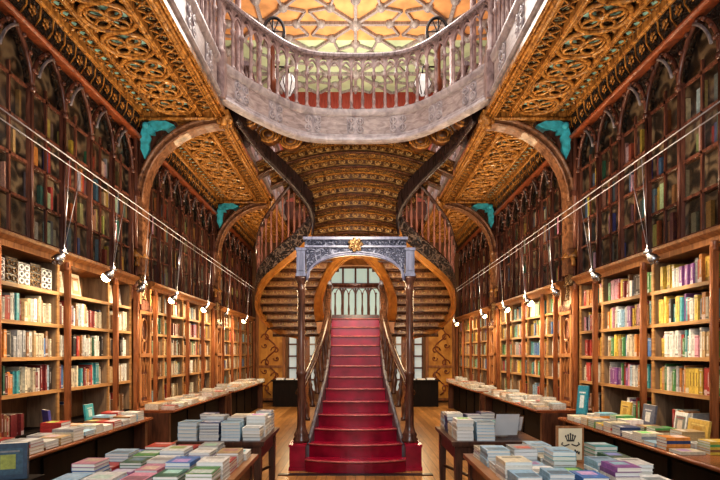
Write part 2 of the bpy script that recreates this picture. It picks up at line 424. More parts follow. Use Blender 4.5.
# frieze of gilt flowers between the lancets and the aisle ceiling, red trim below it
for s in (-1, 1):
    f = MB(); f.quad((s * 3.47, -1.5, 5.10), (s * 3.47, YB, 5.10), (s * 3.36, YB, ZC - .01), (s * 3.36, -1.5, ZC - .01)); f.box(s * 3.48, s * 3.6, -1.5, YB, 5.10, ZC - .01)
    fo = struct(f.build('trim_frieze_%s' % SIDE[s], 'frieze'), 'dark frieze set with gilt flowers')
    fl = MB(); k = 0; y = 3.6
    while y < 17.4:
        for (dz, r) in ((5.27, .055),):
            for q in range(5):
                a = q * 2 * PI / 5; fl.ball((s * (3.405 - .3 * r * .7 * math.sin(a)), y + r * .7 * math.cos(a), dz + r * .7 * math.sin(a)), r * .42, 6, sx=.5)
            fl.ball((s * 3.39, y, dz), .025, 6, sx=.6)
        fl.tube([(s * 3.445, y + .1, 5.16), (s * 3.41, y + .14, 5.27), (s * 3.375, y + .1, 5.38)], .010, 4)
        y += .235
    fb = fl.build('gilt_flower', 'goldmould', fo)
    tr = MB(); tr.box(s * 3.40, s * 3.52, -1.5, YB, 5.03, 5.10); tr.tube([(s * 3.40, -1.5, 5.065), (s * 3.40, YB, 5.065)], .035, 8)
    struct(tr.build('trim_%s_1' % SIDE[s], 'redtrim'), 'red brown rail above the lancet windows')

# ------------------------------------------------------------------ glazed lancet cabinets
Z0L, Z1L = 2.86, 5.03
stuffbooks = MB()
PAL = [(.52, .40, .26), (.62, .55, .44), (.30, .06, .04), (.10, .16, .30), (.08, .22, .18), (.55, .30, .08), (.70, .66, .58), (.14, .10, .09), (.40, .10, .06), (.60, .42, .12), (.28, .32, .36), (.42, .28, .18)]
def lancet(par, s, y0, w, i):
    b = MB(); xf = s * 3.462; xb = s * 3.508
    for e0, e1 in ((y0 + .0008, y0 + .02), (y0 + w - .02, y0 + w - .0008)): b.box(xf, xb, e0, e1, Z0L, Z1L - w * .80)
    b.tube([(s * 3.452, y0 + w, Z0L), (s * 3.452, y0 + w, Z1L - w * .8)], .019, 6)
    if i == 0: b.tube([(s * 3.452, y0, Z0L), (s * 3.452, y0, Z1L - w * .8)], .019, 6)
    zs = Z1L - w * .866
    arc = [(y0 + w - w * math.cos(a), zs + w * math.sin(a)) for a in [PI / 3 * q / 8 for q in range(9)]]
    for mir in (0, 1):
        A = [(2 * y0 + w - y if mir else y, z) for y, z in arc]
        b.tube([(s * 3.45, y, z) for y, z in A], .026, 6, up=(1, 0, 0))
        # crockets along the arch
        for q in range(2, 8, 2): b.ball((s * 3.42, A[q][0], A[q][1] + .01), .026, 6)
    # muntins
    b.box(s * 3.482, s * 3.508, y0 + w / 2 - .014, y0 + w / 2 + .014, Z0L, zs + .12)
    for k in range(5): 
        z = Z0L + .02 + k * .40
        b.box(s * 3.482, s * 3.508, y0 + .028, y0 + w - .028, z - .016, z + .016)
    h2 = w / 2
    a2 = [(y0 + h2 - h2 * math.cos(a), zs - .06 + h2 * math.sin(a)) for a in [PI / 3 * q / 5 for q in range(6)]]
    b.lathe([(.02, 0), (.035, .02), (.035, .05), (.02, .07)], s * 3.445, y0 + w, zs - .05, 8)
    d = rel(par, b.build('lancet_door', 'frame2' if i % 2 else 'frame'))
    h = MB()
    inner = [(y0 + w - (w - .055) * math.cos(a), zs + (w - .055) * math.sin(a)) for a in [PI / 3 * q / 8 for q in range(9)]]
    h.tube([(s * 3.42, y, z) for y, z in inner[2:]], .017, 5, up=(1, 0, 0))  # grey strip paints the light reflected on the arch's near half
    ho = h.build('arch_moulding', 'archglint'); ho.parent = d
    g = MB(); g.quad((s * 3.50, y0, Z0L), (s * 3.50, y0 + w, Z0L), (s * 3.50, y0 + w, zs + .1), (s * 3.50, y0, zs + .1))
    m0 = len(g.v); top = [(s * 3.50, y, z) for y, z in arc] + [(s * 3.50, 2 * y0 + w - y, z) for y, z in arc[::-1][1:]]
    g.v += top; g.face(list(range(m0, m0 + len(top))))
    go = g.build('glass', 'glass'); go.parent = d
    for o in (ho, go): o.location = (0, 0, 0)

def dim_books(s, y0, y1):
    """books standing behind the glass, level with the glazing bars"""
    for k in range(4):
        z = Z0L + .03 + k * .40; y = y0 + .03
        while y < y1 - .08:
            t = R.uniform(.03, .075); hgt = R.uniform(.20, .33)
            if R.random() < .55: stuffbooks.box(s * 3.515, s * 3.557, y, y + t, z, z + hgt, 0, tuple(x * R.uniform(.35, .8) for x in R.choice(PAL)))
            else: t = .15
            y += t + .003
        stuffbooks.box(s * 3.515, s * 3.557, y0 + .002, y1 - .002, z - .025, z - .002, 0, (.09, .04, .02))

cab_bays = [(3.05, 8.05, 8), (8.62, 12.55, 7), (13.12, 17.3, 7)]
cabw = ['first bay', 'second bay', 'last bay']
for s in (-1, 1):
    for i, (a, b_, n) in enumerate(cab_bays):
        t = thing('glazed_cabinet', 'tall dark glazed cabinet of pointed lancet doors above the %s bookcase of the %s bay' % (SIDE[s], cabw[i].split()[0]), 'cabinet', (s * 3.5, (a + b_) / 2, Z0L))
        w = (b_ - a) / n
        for k in range(n): lancet(t, s, a + w * k, w, k)
        bk = MB(); bk.box(s * 3.56, s * 3.84, a - .01, b_ + .01, Z0L, 5.02); bk.box(s * 3.52, s * 3.78, a - .03, a - .01, Z0L, 5.02); bk.box(s * 3.52, s * 3.78, b_ + .01, b_ + .03, Z0L, 5.02)
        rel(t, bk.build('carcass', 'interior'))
        # spandrels above the arches
        sp = MB()
        for k in range(n + 1):
            yy = a + w * k; zs = Z1L - w * .866
            arcR = [(yy + w - w * math.cos(q), zs + w * math.sin(q)) for q in [PI / 3 * j / 6 for j in range(7)]]
            if k < n:
                P = arcR + [(yy, Z1L)]; P = [p for p in P]
                sp.prism(P, lambda y, z: (s * 3.50, y, z), lambda y, z: (s * 3.54, y, z))
            if k > 0:
                P = [(2 * yy - y, z) for y, z in arcR] + [(yy, Z1L)]
                sp.prism(P, lambda y, z: (s * 3.50, y, z), lambda y, z: (s * 3.54, y, z))
        rel(t, sp.build('spandrel_panel', 'frieze'))
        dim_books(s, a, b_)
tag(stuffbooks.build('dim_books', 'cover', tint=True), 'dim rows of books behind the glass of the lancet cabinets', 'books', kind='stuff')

# ------------------------------------------------------------------ open bookcases
SH = [.80, 1.235, 1.610, 1.985, 2.36]   # shelf tops, the last is the top shelf
sections = {0: [3.62, 4.82, 6.03, 7.26, 7.98], 1: [8.72, 9.35, 10.4, 11.45, 12.35], 2: [13.2, 14.2, 15.2, 16.3, 17.3]}
for s in (-1, 1):
    for i in (0, 1, 2):
        Y = sections[i]; a, b_ = Y[0], Y[-1]
        t = thing('bookcase', 'oak bookcase with open shelves of books along the %s wall, %s from the entrance' % (SIDE[s], cabw[i]), 'bookcase', (s * 3.6, (a + b_) / 2, 0))
        for k, z in enumerate(SH):
            if k == 0: continue
            b = MB(); b.box(s * W, s * 3.80, a, b_, z - .028, z); b.box(s * (W - .012), s * (W + .012), a, b_, z - .036, z + .004)
            rel(t, b.build('shelf', 'shelf'))
        for k, y in enumerate(Y):
            b = MB(); b.box(s * (W + .015), s * 3.80, y - .018, y + .018, .8, 2.76); b.box(s * (W - .006), s * (W + .015), y - .022, y + .022, .8, 2.76, 1)
            rel(t, b.build('divider', ['side', 'shelf']))
            if 0 < k < 4 or True:
                p = MB(); yy = y + .10 if k < 4 else y + .06
                p.box(s * (W - .085), s * (W - .025), yy - .021, yy + .021, .8, 2.70); p.tube([(s * (W - .085), yy, .9), (s * (W - .085), yy, 2.66)], .014, 8)
                p.lathe([(.034, 0), (.038, .03), (.027, .05), (.034, .09), (.034, .1)], s * (W - .055), yy, 2.62, 8)
                rel(t, p.build('post', 'post'))
        b = MB(); b.box(s * 3.80, s * 3.84, a, b_, .75, 2.8); rel(t, b.build('back_panel', 'caseback'))
        c = MB(); c.box(s * (W - .04), s * 3.84, a - .03, b_ + .09, 2.70, 2.76)
        prof = [(W - .04, 2.76), (W - .10, 2.80), (W - .11, 2.83), (W - .05, 2.855), (W + .3, 2.855), (W + .3, 2.76)]
        c.prism(prof, lambda x, z: (s * x, a - .03, z), lambda x, z: (s * x, b_ + .09, z))
        rel(t, c.build('cornice', 'orange'))
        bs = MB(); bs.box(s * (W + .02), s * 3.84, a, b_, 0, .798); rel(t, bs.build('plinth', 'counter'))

# carved pilasters with niche figure between bays, and the aisle arches that spring from them
def pilaster(s, y, i):
    t = thing('carved_pilaster', 'tall carved pilaster with a gilt niche figure on the %s wall, closing the %s bay' % (SIDE[s], cabw[i].split()[0]), 'pilaster', (s * 3.5, y, 0))
    X = lambda x: s * x
    b = MB(); b.box(X(3.42), X(3.84), y - .21, y + .21, .0, 2.32)
    for yy in (y - .20, y + .20): b.box(X(3.36), X(3.46), yy - .035, yy + .035, 0, 2.7)
    for z in (.85, 1.62, 2.30): b.box(X(3.35), X(3.46), y - .235, y + .235, z - .03, z + .03)
    rel(t, b.build('panel_frame', 'orange'))
    p = MB(); p.box(X(3.405), X(3.43), y - .2, y + .2, .9, 2.26); rel(t, p.build('carved_panel', 'frame2'))
    o = MB()
    for zc, r in ((2.02, .15), (1.75, .09)):
        o.tube([(X(3.39), y + r * .8 * math.cos(q * PI / 8), zc + r * 1.2 * math.sin(q * PI / 8)) for q in range(16)], .018, 5, loop=True, up=(1, 0, 0))
    for k in range(3):
        for m_ in (-1, 1): o.tube([(X(3.39), y - .12 + .12 * k, 1.35), (X(3.39), y - .12 + .12 * k + m_ * .055, 1.58)], .013, 4)
    for k in range(5): o.box(X(3.385), X(3.41), y - .19 + k * .088, y - .165 + k * .088, .95, 1.32)
    rel(t, o.build('tracery', 'orange'))
    # niche with little roof and figure, above the panel
    n = MB(); n.box(X(3.52), X(3.84), y - .22, y + .22, 2.32, 5.0); n.box(X(3.34), X(3.55), y - .22, y + .22, 2.33, 2.42); n.box(X(3.38), X(3.55), y - .18, y + .18, 2.42, 2.50)
    for k in (-1, 1): n.tube([(X(3.44), y + k * .17, 2.5), (X(3.44), y + k * .17, 3.02)], .022, 8)
    rel(t, n.build('niche', 'frame2'))
    cn = MB(); arc = [(y + .19 * math.cos(q), 3.02 + .19 * math.sin(q)) for q in [PI * k / 10 for k in range(11)]]
    cn.tube([(X(3.42), a, z) for a, z in arc], .035, 6, up=(1, 0, 0)); cn.lathe([(.20, 0), (.16, .08), (.10, .14), (.03, .3), (.005, .38)], X(3.5), y, 3.16, 8)
    rel(t, cn.build('canopy', 'goldmould'))
    f = MB(); fx = X(3.45)
    f.lathe([(.085, 0), (.095, .02), (.075, .12), (.07, .22), (.085, .30), (.09, .36), (.045, .40), (.035, .42)], fx, y, 2.5, 12); f.ball((fx, y, 2.97), .05, 10, sz=1.2)
    for k in (-1, 1): f.tube([(fx, y + k * .085, 2.86), (fx - s * .04, y + k * .10, 2.75), (fx - s * .10, y + k * .03, 2.73)], .026, 6, radii=[.03, .026, .018])
    rel(t, f.build('niche_figure', 'stone'))
    # clustered shafts up to the arch
    sh = MB()
    for dy, r in ((-.15, .04), (0, .06), (.15, .04)): sh.tube([(X(3.46), y + dy, 3.3), (X(3.46), y + dy, 5.3)], r, 8)
    sh.box(X(3.38), X(3.84), y - .2, y + .2, 4.12, 4.2)
    rel(t, sh.build('shaft', 'frame2'))

def aisle_arch(s, y, i):
    o = bpy.data.objects.new('ceiling_arch_%s_%d' % (SIDE[s], i + 1), None); C.objects.link(o); o.location = (s * 2.8, y, 4.2)
    tag(o, 'carved wooden arch bracing the %s aisle ceiling after the %s bay' % (SIDE[s], cabw[i].split()[0]), kind='structure')
    cx, cz, rx, rz = 2.12, 4.05, 1.24, 1.22
    inner = [(cx + rx * math.cos(a), cz + rz * math.sin(a)) for a in [PI / 2 * q / 14 for q in range(15)]]
    outer = [(cx + (rx + .09) * math.cos(a), cz + (rz + .09) * math.sin(a)) for a in [PI / 2 * q / 14 for q in range(15)]]
    b = MB(); b.loft([[(s * p[0], y - .13, p[1]), (s * p[0], y + .13, p[1]), (s * q[0], y + .13, q[1]), (s * q[0], y - .13, q[1])] for p, q in zip(inner, outer)])
    b.tube([(s * p[0], y - .13, p[1]) for p in outer], .035, 6, up=(0, 1, 0)); b.tube([(s * p[0], y - .14, p[1]) for p in inner], .022, 6, up=(0, 1, 0))
    b.box(s * 3.36, s * 3.45, y - .13, y + .13, 2.9, 4.05)
    rel(o, b.build('arch_band', 'archwood'))
    bm = MB(); bm.box(s * 2.0, s * 3.5, y - .16, y + .16, 5.33, ZC + .02); bm.tube([(s * 2.0, y - .16, 5.34), (s * 3.5, y - .16, 5.34)], .03, 6)
    rel(o, bm.build('arch_beam', 'goldmould'))
    # teal leaf spandrel
    lf = MB(); ox, oz = 3.38, 5.31
    def blade(ang, L, wd, bx=0., bz=0., yy=.14):
        ca, sa = math.cos(ang), math.sin(ang); P = []
        outl = [(0, 0), (.18, .55), (.40, 1.0), (.55, .72), (.72, .80), (1, 0)]
        for u, v in outl + [(u, -v) for u, v in outl[::-1][1:-1]]: P.append((ox + bx + L * u * ca - wd * v * sa, oz + bz + L * u * sa + wd * v * ca))
        lf.prism(P, lambda x, z: (s * x, y - yy, z), lambda x, z: (s * x, y + .10, z))
    blade(PI, .50, .085, -.02, -.06); blade(-PI / 2, .58, .085, -.06, -.02); blade(PI * 1.25, .26, .07, -.03, -.03, .155)
    lf.ball((s * (ox - .08), y - .15, oz - .08), .06, 8)
    lp = MB(); sp = [(ox + .03, oz + .02), (ox - .52, oz + .02), (ox - .36, oz - .14), (ox - .2, oz - .30), (ox - .06, oz - .62), (ox + .03, oz - .62)]
    lp.prism(sp, lambda x, z: (s * x, y - .08, z), lambda x, z: (s * x, y + .08, z)); rel(o, lp.build('spandrel', 'frame'))
    rel(o, lf.build('teal_leaf', 'teal'))
    gb = MB(); gb.ball((s * 2.06, y - .12, 5.30), .10, 10); gb.ball((s * 2.06, y - .20, 5.27), .06, 8)
    for q in range(6): gb.ball((s * 2.06 + .09 * math.cos(q * PI / 3), y - .16, 5.29 + .09 * math.sin(q * PI / 3)), .04, 6)
    rel(o, gb.build('gilt_boss', 'goldmould'))
for s in (-1, 1):
    for i, y in enumerate(PIL[:2]): pilaster(s, y, i); aisle_arch(s, y, i)

# ------------------------------------------------------------------ counters along the bookcases
CT = .80
counters = [(2.6, 6.95), (7.75, 11.2), (11.6, 15.6)]
cn_ = ['first', 'second', 'farthest']
for s in (-1, 1):
    for i, (a, b_) in enumerate(counters):
        t = thing('display_counter', 'dark wood display counter with red brown top below the %s bookcases, %s from the entrance' % (SIDE[s], cn_[i]), 'counter', (s * 3.08, (a + b_) / 2, 0))
        tp = MB(); tp.box(s * 2.72, s * (W - .12), a, b_, CT - .04, CT); tp.tube([(s * 2.72, a, CT - .02), (s * 2.72, b_, CT - .02)], .018, 8); rel(t, tp.build('top', 'countertop'))
        bd = MB(); bd.box(s * 2.92, s * (W - .14), a + .1, b_ - .1, 0, CT - .04)
        n = max(2, round((b_ - a) / 1.1))
        for k in range(n): bd.box(s * 2.9, s * 2.93, a + .15 + k * (b_ - a - .3) / n + .06, a + .15 + (k + 1) * (b_ - a - .3) / n - .06, .12, CT - .12)
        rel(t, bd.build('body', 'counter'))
        for yy in (a + .04, b_ - .04):
            e = MB(); e.box(s * 2.78, s * (W - .13), yy - .04, yy + .04, 0, CT - .04); rel(t, e.build('end_panel', 'table'))

# ------------------------------------------------------------------ staircase
ST = thing('staircase', 'crimson painted double staircase with carved gilded underside, rising in the middle of the shop', 'staircase', (0, 7.15, 0))
RISE, TREAD, Y0 = .18, .2637, 7.146
HW = [.70, .67, .62, .57, .52, .485, .46, .45, .445, .45, .46, .468, .475]
for k in range(1, 14):
    hw = HW[k - 1]; yf = Y0 + (k - 1) * TREAD; yb = yf + TREAD + .12 if k < 13 else 12.35
    bow = [.16, .13, .10, .075, .05, .03, .015][k - 1] if k < 8 else 0
    z1 = k * RISE; z0 = max(0, z1 - RISE - (.12 if k > 2 else .2))
    fr = [(u * hw, yf + bow * (u * u) - bow * .3) for u in [-1 + 2 * q / 12 for q in range(13)]]
    poly = fr + [(hw, yb), (-hw, yb)]
    b = MB(); b.prism(poly, lambda x, y: (x, y, z0), lambda x, y: (x, y, z1 - .025))
    st = rel(ST, b.build('step', 'red'))
    ns = MB(); nf = [(x * 1.0, y - .03) for x, y in fr] + [(hw, yf + TREAD * .9 if k < 13 else yb), (-hw, yf + TREAD * .9 if k < 13 else yb)]
    ns.prism(nf, lambda x, y: (x, y, z1 - .024), lambda x, y: (x, y, z1)); no = ns.build('tread', ['red']); no.parent = st; no.location = (0, 0, 0)
    lip = MB(); lip.tube([(x, y - .032, z1 - .012) for x, y in fr], .013, 6); lo = lip.build('nosing', 'nosing'); lo.parent = st; lo.location = (0, 0, 0)
def hw_at(y):
    return interp([(Y0 + k * TREAD, HW[k]) for k in range(13)], y)
def roff(y): return interp([(7.55, .19), (7.9, .17), (8.4, .13), (9.2, .07), (10.4, .045)], y)
def zs_at(y): return RISE * ((y - Y0) / TREAD + 1)
b = MB(); b.box(-.80, .80, 10.75, 12.5, 2.06, 2.30); rel(ST, b.build('landing', 'ochre'))
for s in (-1, 1):
    b = MB(); b.box(s * .71, s * .93, 7.32, 7.80, 0, .36); b.box(s * .70, s * .94, 7.30, 7.82, 0, .05); b.box(s * .70, s * .94, 7.30, 7.82, .335, .365); rel(ST, b.build('plinth', 'red'))
    # side string
    sec = []
    for q in range(25):
        y = lerp(7.5, 10.45, q / 24); x = hw_at(y) + .005; z = zs_at(y) - .16 * max(0, 1 - q / 6)
        sec.append([(s * x, y, z - .24), (s * (x + .05), y, z - .24), (s * (x + .05), y, z + .07), (s * x, y, z + .07)])
    b = MB(); b.loft(sec); b.tube([(r[2][0] - s * .025, r[2][1], r[2][2]) for r in sec], .032, 6); rel(ST, b.build('string_board', 'stringgrey'))
    # handrail
    rail = []
    for q in range(17):
        y = lerp(7.58, 10.3, q / 16); rail.append((s * (hw_at(y) + roff(y)), y, zs_at(y) + .59 + .06 * min(1, q / 8)))
    b = MB(); b.tube(rail, .055, 8, up=(0, 0, 1), flat=.75); rel(ST, b.build('handrail', 'stair'))
    for q in range(10):
        y = lerp(7.75, 10.2, q / 9.5); xt = s * (hw_at(y) + roff(y)); xb = s * (hw_at(y) + .035 + .6 * max(0, roff(y) - .05)); zb = zs_at(y) + .06; h = .56
        b = MB(); pr = [(.042, 0), (.048, .03), (.026, .06), (.042, .14), (.046, .22), (.022, .30), (.034, .34), (.020, .38), (.026, .48), (.04, .53), (.036, h)]
        rings = [[(lerp(xb, xt, z / h) + r * math.cos(2 * PI * a / 8), y + r * math.sin(2 * PI * a / 8), zb + z) for a in range(8)] for r, z in pr]
        b.loft(rings, smooth=True); rel(ST, b.build('baluster', 'stair'))
    nw = MB(); nw.box(s * .475, s * .565, 10.28, 10.40, 2.10, 2.95); nw.lathe([(.06, 0), (.07, .03), (.04, .06), (.05, .10), (.01, .15)], s * .51, 10.35, 2.95, 8); rel(ST, nw.build('newel_post', 'newelgrey'))
    # columns
    cl = MB(); cl.lathe([(.12, 0), (.125, .04), (.10, .07), (.11, .11), (.085, .15), (.07, .20), (.062, .26), (.06, .5), (.058, .95), (.072, .97), (.078, 1.0), (.072, 1.03), (.056, 1.05), (.053, 2.18), (.066, 2.20), (.066, 2.23), (.05, 2.25), (.06, 2.30), (.09, 2.36), (.095, 2.40)], s * .785, 7.55, .365, 16)
    co = rel(ST, cl.build('column', 'colbrown'))
    for q in range(6):
        pass
    cb = MB(); cb.box(s * .722, s * .848, 7.47, 7.63, 2.76, 3.16); cb.box(s * .71, s * .86, 7.455, 7.645, 2.76, 2.80); cb.box(s * .71, s * .86, 7.455, 7.645, 3.13, 3.17); cb.box(s * .745, s * .825, 7.455, 7.47, 2.84, 3.09)
    o = cb.build('column_block', 'bluemould'); o.parent = co; o.location = (0, 0, 0)
# arch between the columns
def arch_plate():
    hw_, zt, zsx, za = .72, 3.20, 2.70, 3.08
    n = 20
    poly = [(-hw_, zt), (-hw_, zsx)] + [(-hw_ * .97 * math.cos(PI * q / n), zsx + (za - zsx) * math.sin(PI * q / n) ** .8) for q in range(n + 1)] + [(hw_, zsx), (hw_, zt)]
    b = MB()
    top = [(lerp(-hw_, hw_, q / n), zt) for q in range(n + 1)]; ar = poly[2:2 + n + 1]
    for y in (7.49, 7.61):
        for q in range(n):
            a, c, d, e = ar[q], ar[q + 1], top[q + 1], top[q]
            pts = [(a[0], y, a[1]), (c[0], y, c[1]), (d[0], y, d[1]), (e[0], y, e[1])]
            b.quad(*(pts if y < 7.55 else pts[::-1]))
    for q in range(n):
        a, c = ar[q], ar[q + 1]; b.quad((a[0], 7.49, a[1]), (a[0], 7.61, a[1]), (c[0], 7.61, c[1]), (c[0], 7.49, c[1]), 1)
    p = rel(ST, b.build('arch', ['bluegrey', 'bluemould']))
    m = MB(); m.tube([(x, 7.48, z) for x, z in ar], .022, 6, up=(0, 1, 0)); m.tube([(x * .96, 7.48, z + .035) for x, z in ar], .009, 4, up=(0, 1, 0))
    m.box(-.75, .75, 7.43, 7.67, 3.28, 3.32); m.box(-.73, .73, 7.44, 7.66, 3.17, 3.195)
    o = m.build('arch_moulding', 'bluemould'); o.parent = p; o.location = (0, 0, 0)
    fz = MB(); fz.box(-.73, .73, 7.50, 7.62, 3.19, 3.29)
    for q in range(26):
        x = lerp(-.70, .70, q / 25); fz.tube([(x - .03, 7.48, 3.215), (x - .02, 7.48, 3.26), (x, 7.48, 3.28), (x + .02, 7.48, 3.26), (x + .03, 7.48, 3.215)], .007, 4, up=(0, 1, 0))
    o = fz.build('arch_frieze', 'bluegrey'); o.parent = p; o.location = (0, 0, 0)
    k = MB(); k.ball((0, 7.46, 3.2), .07, 10, sz=1.2)
    for q in range(7): k.ball((.08 * math.cos(q * PI / 3.5), 7.45, 3.21 + .075 * math.sin(q * PI / 3.5)), .035, 6)
    o = k.build('keystone_flower', 'stone'); o.parent = p; o.location = (0, 0, 0)
arch_plate()

# S-shaped outer string of the side flights and the upper flight:  (x, y, z of the lower edge)
SP = [(1.35, 12.55, 2.02), (1.84, 12.40, 2.14), (2.10, 12.10, 2.36), (2.19, 11.60, 2.68), (1.98, 11.0, 3.03), (1.62, 10.70, 3.32), (1.25, 10.62, 3.62), (.98, 10.75, 3.98), (.89, 10.75, 4.34), (.96, 10.55, 4.64), (1.27, 10.15, 4.98), (1.70, 9.45, 5.28), (1.97, 8.55, 5.50)]
UPH = [.46] * 7 + [.46, .42, .32, .25, .20, .18]
IN = [(.72, 12.2, 2.30), (.76, 11.75, 2.64), (.72, 11.4, 2.92), (.52, 10.98, 3.28), (.24, 10.82, 3.58), (0, 10.78, 3.66)]
for s in (-1, 1):
    P = cat_rom(SP, 6); hs = [interp(list(enumerate(UPH)), k / 6) for k in range(len(P))]
    def ring(k, lo, hi, th):
        p = P[k]; a = P[max(0, k - 1)]; c = P[min(len(P) - 1, k + 1)]; d = Vector((c.x - a.x, c.y - a.y, 0)).normalized(); nx = Vector((d.y, -d.x, 0)) * th
        return [(s * (p.x - nx.x), p.y - nx.y, p.z + lo), (s * (p.x + nx.x), p.y + nx.y, p.z + lo), (s * (p.x + nx.x), p.y + nx.y, p.z + hi), (s * (p.x - nx.x), p.y - nx.y, p.z + hi)]
    n8 = 46
    b = MB(); b.loft([ring(k, 0, .11, .06) for k in range(0, n8)]); b.tube([(s * P[k].x, P[k].y, P[k].z) for k in range(0, n8)], .035, 6); rel(ST, b.build('skirt_board', 'ochre'))
    b = MB(); b.loft([ring(k, .11, hs[k], .05) for k in range(0, n8)]); rel(ST, b.build('carved_string', 'stringcarve'))
    m = MB(); m.tube([(s * P[k].x, P[k].y, P[k].z + hs[k]) for k in range(0, len(P))], .045, 6); m.tube([(s * P[k].x, P[k].y, P[k].z + .13) for k in range(0, n8)], .05, 6); rel(ST, m.build('string_moulding', 'darkrail'))
    b = MB(); b.loft([ring(k, 0, hs[k], .06) for k in range(n8 - 1, len(P))]); b.tube([(s * P[k].x, P[k].y, P[k].z) for k in range(n8 - 2, len(P))], .055, 6); rel(ST, b.build('upper_string', 'string'))
    # side balustrade
    r0, r1 = 2, 58
    def rz(k): return P[k].z + hs[k] + interp([(0, .66), (20, .78), (34, 1.05), (58, .95)], k)
    hr = MB(); hr.tube([(s * P[k].x, P[k].y, rz(k)) for k in range(r0, r1)], .05, 8, up=(0, 0, 1), flat=.8); rel(ST, hr.build('handrail', 'darkrail'))
    for k in range(8, 52, 2):
        h = rz(k) - (P[k].z + hs[k]); bz = P[k].z + hs[k] + .03
        b = MB(); b.lathe([(.03, 0), (.034, h * .05), (.02, h * .08), (.028, h * .25), (.016, h * .40), (.024, h * .45), (.016, h * .5), (.02, h * .85), (.032, h * .92), (.03, h)], s * P[k].x, P[k].y, bz - .03, 8); rel(ST, b.build('baluster', 'sidebaluster'))
    # inner board
    Q = cat_rom(IN, 6)
    wd = [.20 - .10 * k / (len(Q) - 1) for k in range(len(Q))]
    sec = [[(s * p.x, p.y, p.z), (s * (p.x + w_), p.y - .02, p.z - .02), (s * (p.x + w_), p.y - .02, p.z + .06), (s * p.x, p.y, p.z + .40)] for p, w_ in zip(Q, wd)]
    b = MB(); b.loft(sec); b.tube([(s * p.x, p.y - .02, p.z) for p in Q], .04, 6); rel(ST, b.build('inner_string', 'ochre'))
    # stepped soffit of the side flight
    nrow = 9; rows = []
    outx = sorted([(p.y, p.x) for p in P[4:40]]); inx = sorted([(p.y, p.x) for p in Q])
    for j in range(nrow):
        y1 = lerp(12.45, 10.85, j / nrow); y2 = lerp(12.45, 10.85, (j + 1) / nrow); z = lerp(2.06, 3.55, j / nrow); z2 = lerp(2.06, 3.55, (j + 1) / nrow)
        xo = interp(outx, y2) - .02; xi = min(interp(inx, y2) + .03, xo - .2)
        b = MB()
        b.box(s * xi, s * xo, y1 - .03, y1, z, z2 + .02); b.box(s * xi, s * xo, y2, y1, z2, z2 + .03, 1)
        b.tube([(s * xi, y1 - .035, z + .015), (s * xo, y1 - .035, z + .015)], .03, 6, m=1)
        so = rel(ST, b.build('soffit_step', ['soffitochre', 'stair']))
        lf = MB(); nl = max(3, int((xo - xi) / .16)); zc = (z + z2) / 2 + .03
        for q in range(nl):
            x = lerp(xi, xo, (q + .5) / nl); lf.ball((s * x, y1 - .035, zc), .024, 6)
            for m_ in (-1, 1): lf.tube([(s * x + m_ * .02, y1 - .035, zc - .03), (s * x + m_ * .055, y1 - .035, zc), (s * x + m_ * .045, y1 - .035, zc + .03)], .011, 4)
        lf.tube([(s * xi, y1 - .03, zc - .035), (s * xo, y1 - .03, zc - .035)], .008, 4)
        lo = lf.build('leaf_relief', 'relief'); lo.parent = so; lo.location = (0, 0, 0)
# stepped soffit of the upper flight, bowed towards the entrance
nrow = 8
HWU = [(3.7, .93), (4.2, .95), (4.5, 1.0), (4.8, 1.19), (5.0, 1.34), (5.3, 1.70), (5.55, 2.0), (5.8, 2.03)]
for j in range(nrow):
    t0, t1 = j / nrow, (j + 1) / nrow
    y1, y2 = lerp(11.05, 9.78, t0), lerp(11.05, 9.78, t1); z1, z2 = lerp(3.93, 5.68, t0), lerp(3.93, 5.68, t1)
    hw0 = interp(HWU, z1 + .10); bow = lerp(.18, .78, t0); n = 20; zd = lerp(.03, .24, t0)
    prof = [(.16, z1), (-.03, z1), (-.06, z1 + .02), (-.06, z1 + .035), (-.02, z1 + .055), (0, z1 + .06), (.02, z1 + .07), (.02, z2 - .045), (-.03, z2 - .035), (-.03, z2 - .02), (0, z2 - .012), (-(y1 - y2) - .02, z2), (-(y1 - y2) - .02, z2 + .04), (.16, z2 + .04)]
    secs = []
    for q in range(n + 1):
        u = -1 + 2 * q / n; x = u * hw0
        secs.append([(x, y1 + bow * u * u + dy, z - zd * u * u) for dy, z in prof])
    b = MB(); b.loft(secs, mats=[1, 1, 1, 2, 2, 1, 0, 2, 2, 1, 3, 0, 0, 0])
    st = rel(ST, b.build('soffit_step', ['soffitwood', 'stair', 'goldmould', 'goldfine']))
    lf = MB(); nl = int(hw0 * 2 / .17)
    for q in range(nl):
        u = -1 + 2 * (q + .5) / nl; x = u * hw0; yy = y1 + bow * u * u - .0; zc = (z1 + .07 + z2 - .045) / 2 - zd * u * u
        lf.ball((x, yy, zc), .030, 6)
        for m_ in (-1, 1): lf.tube([(x + m_ * .02, yy, zc - .03), (x + m_ * .055, yy, zc + .005), (x + m_ * .05, yy, zc + .035), (x + m_ * .025, yy, zc + .03)], .014, 4)
    lf.tube([((-1 + 2 * q / 16) * hw0 * .97, y1 + bow * (-1 + 2 * q / 16) ** 2 + .005, (z1 + .07 + z2 - .045) / 2 - .035 - zd * (-1 + 2 * q / 16) ** 2) for q in range(17)], .009, 4)
    lo = lf.build('leaf_relief', 'relief'); lo.parent = st; lo.location = (0, 0, 0)
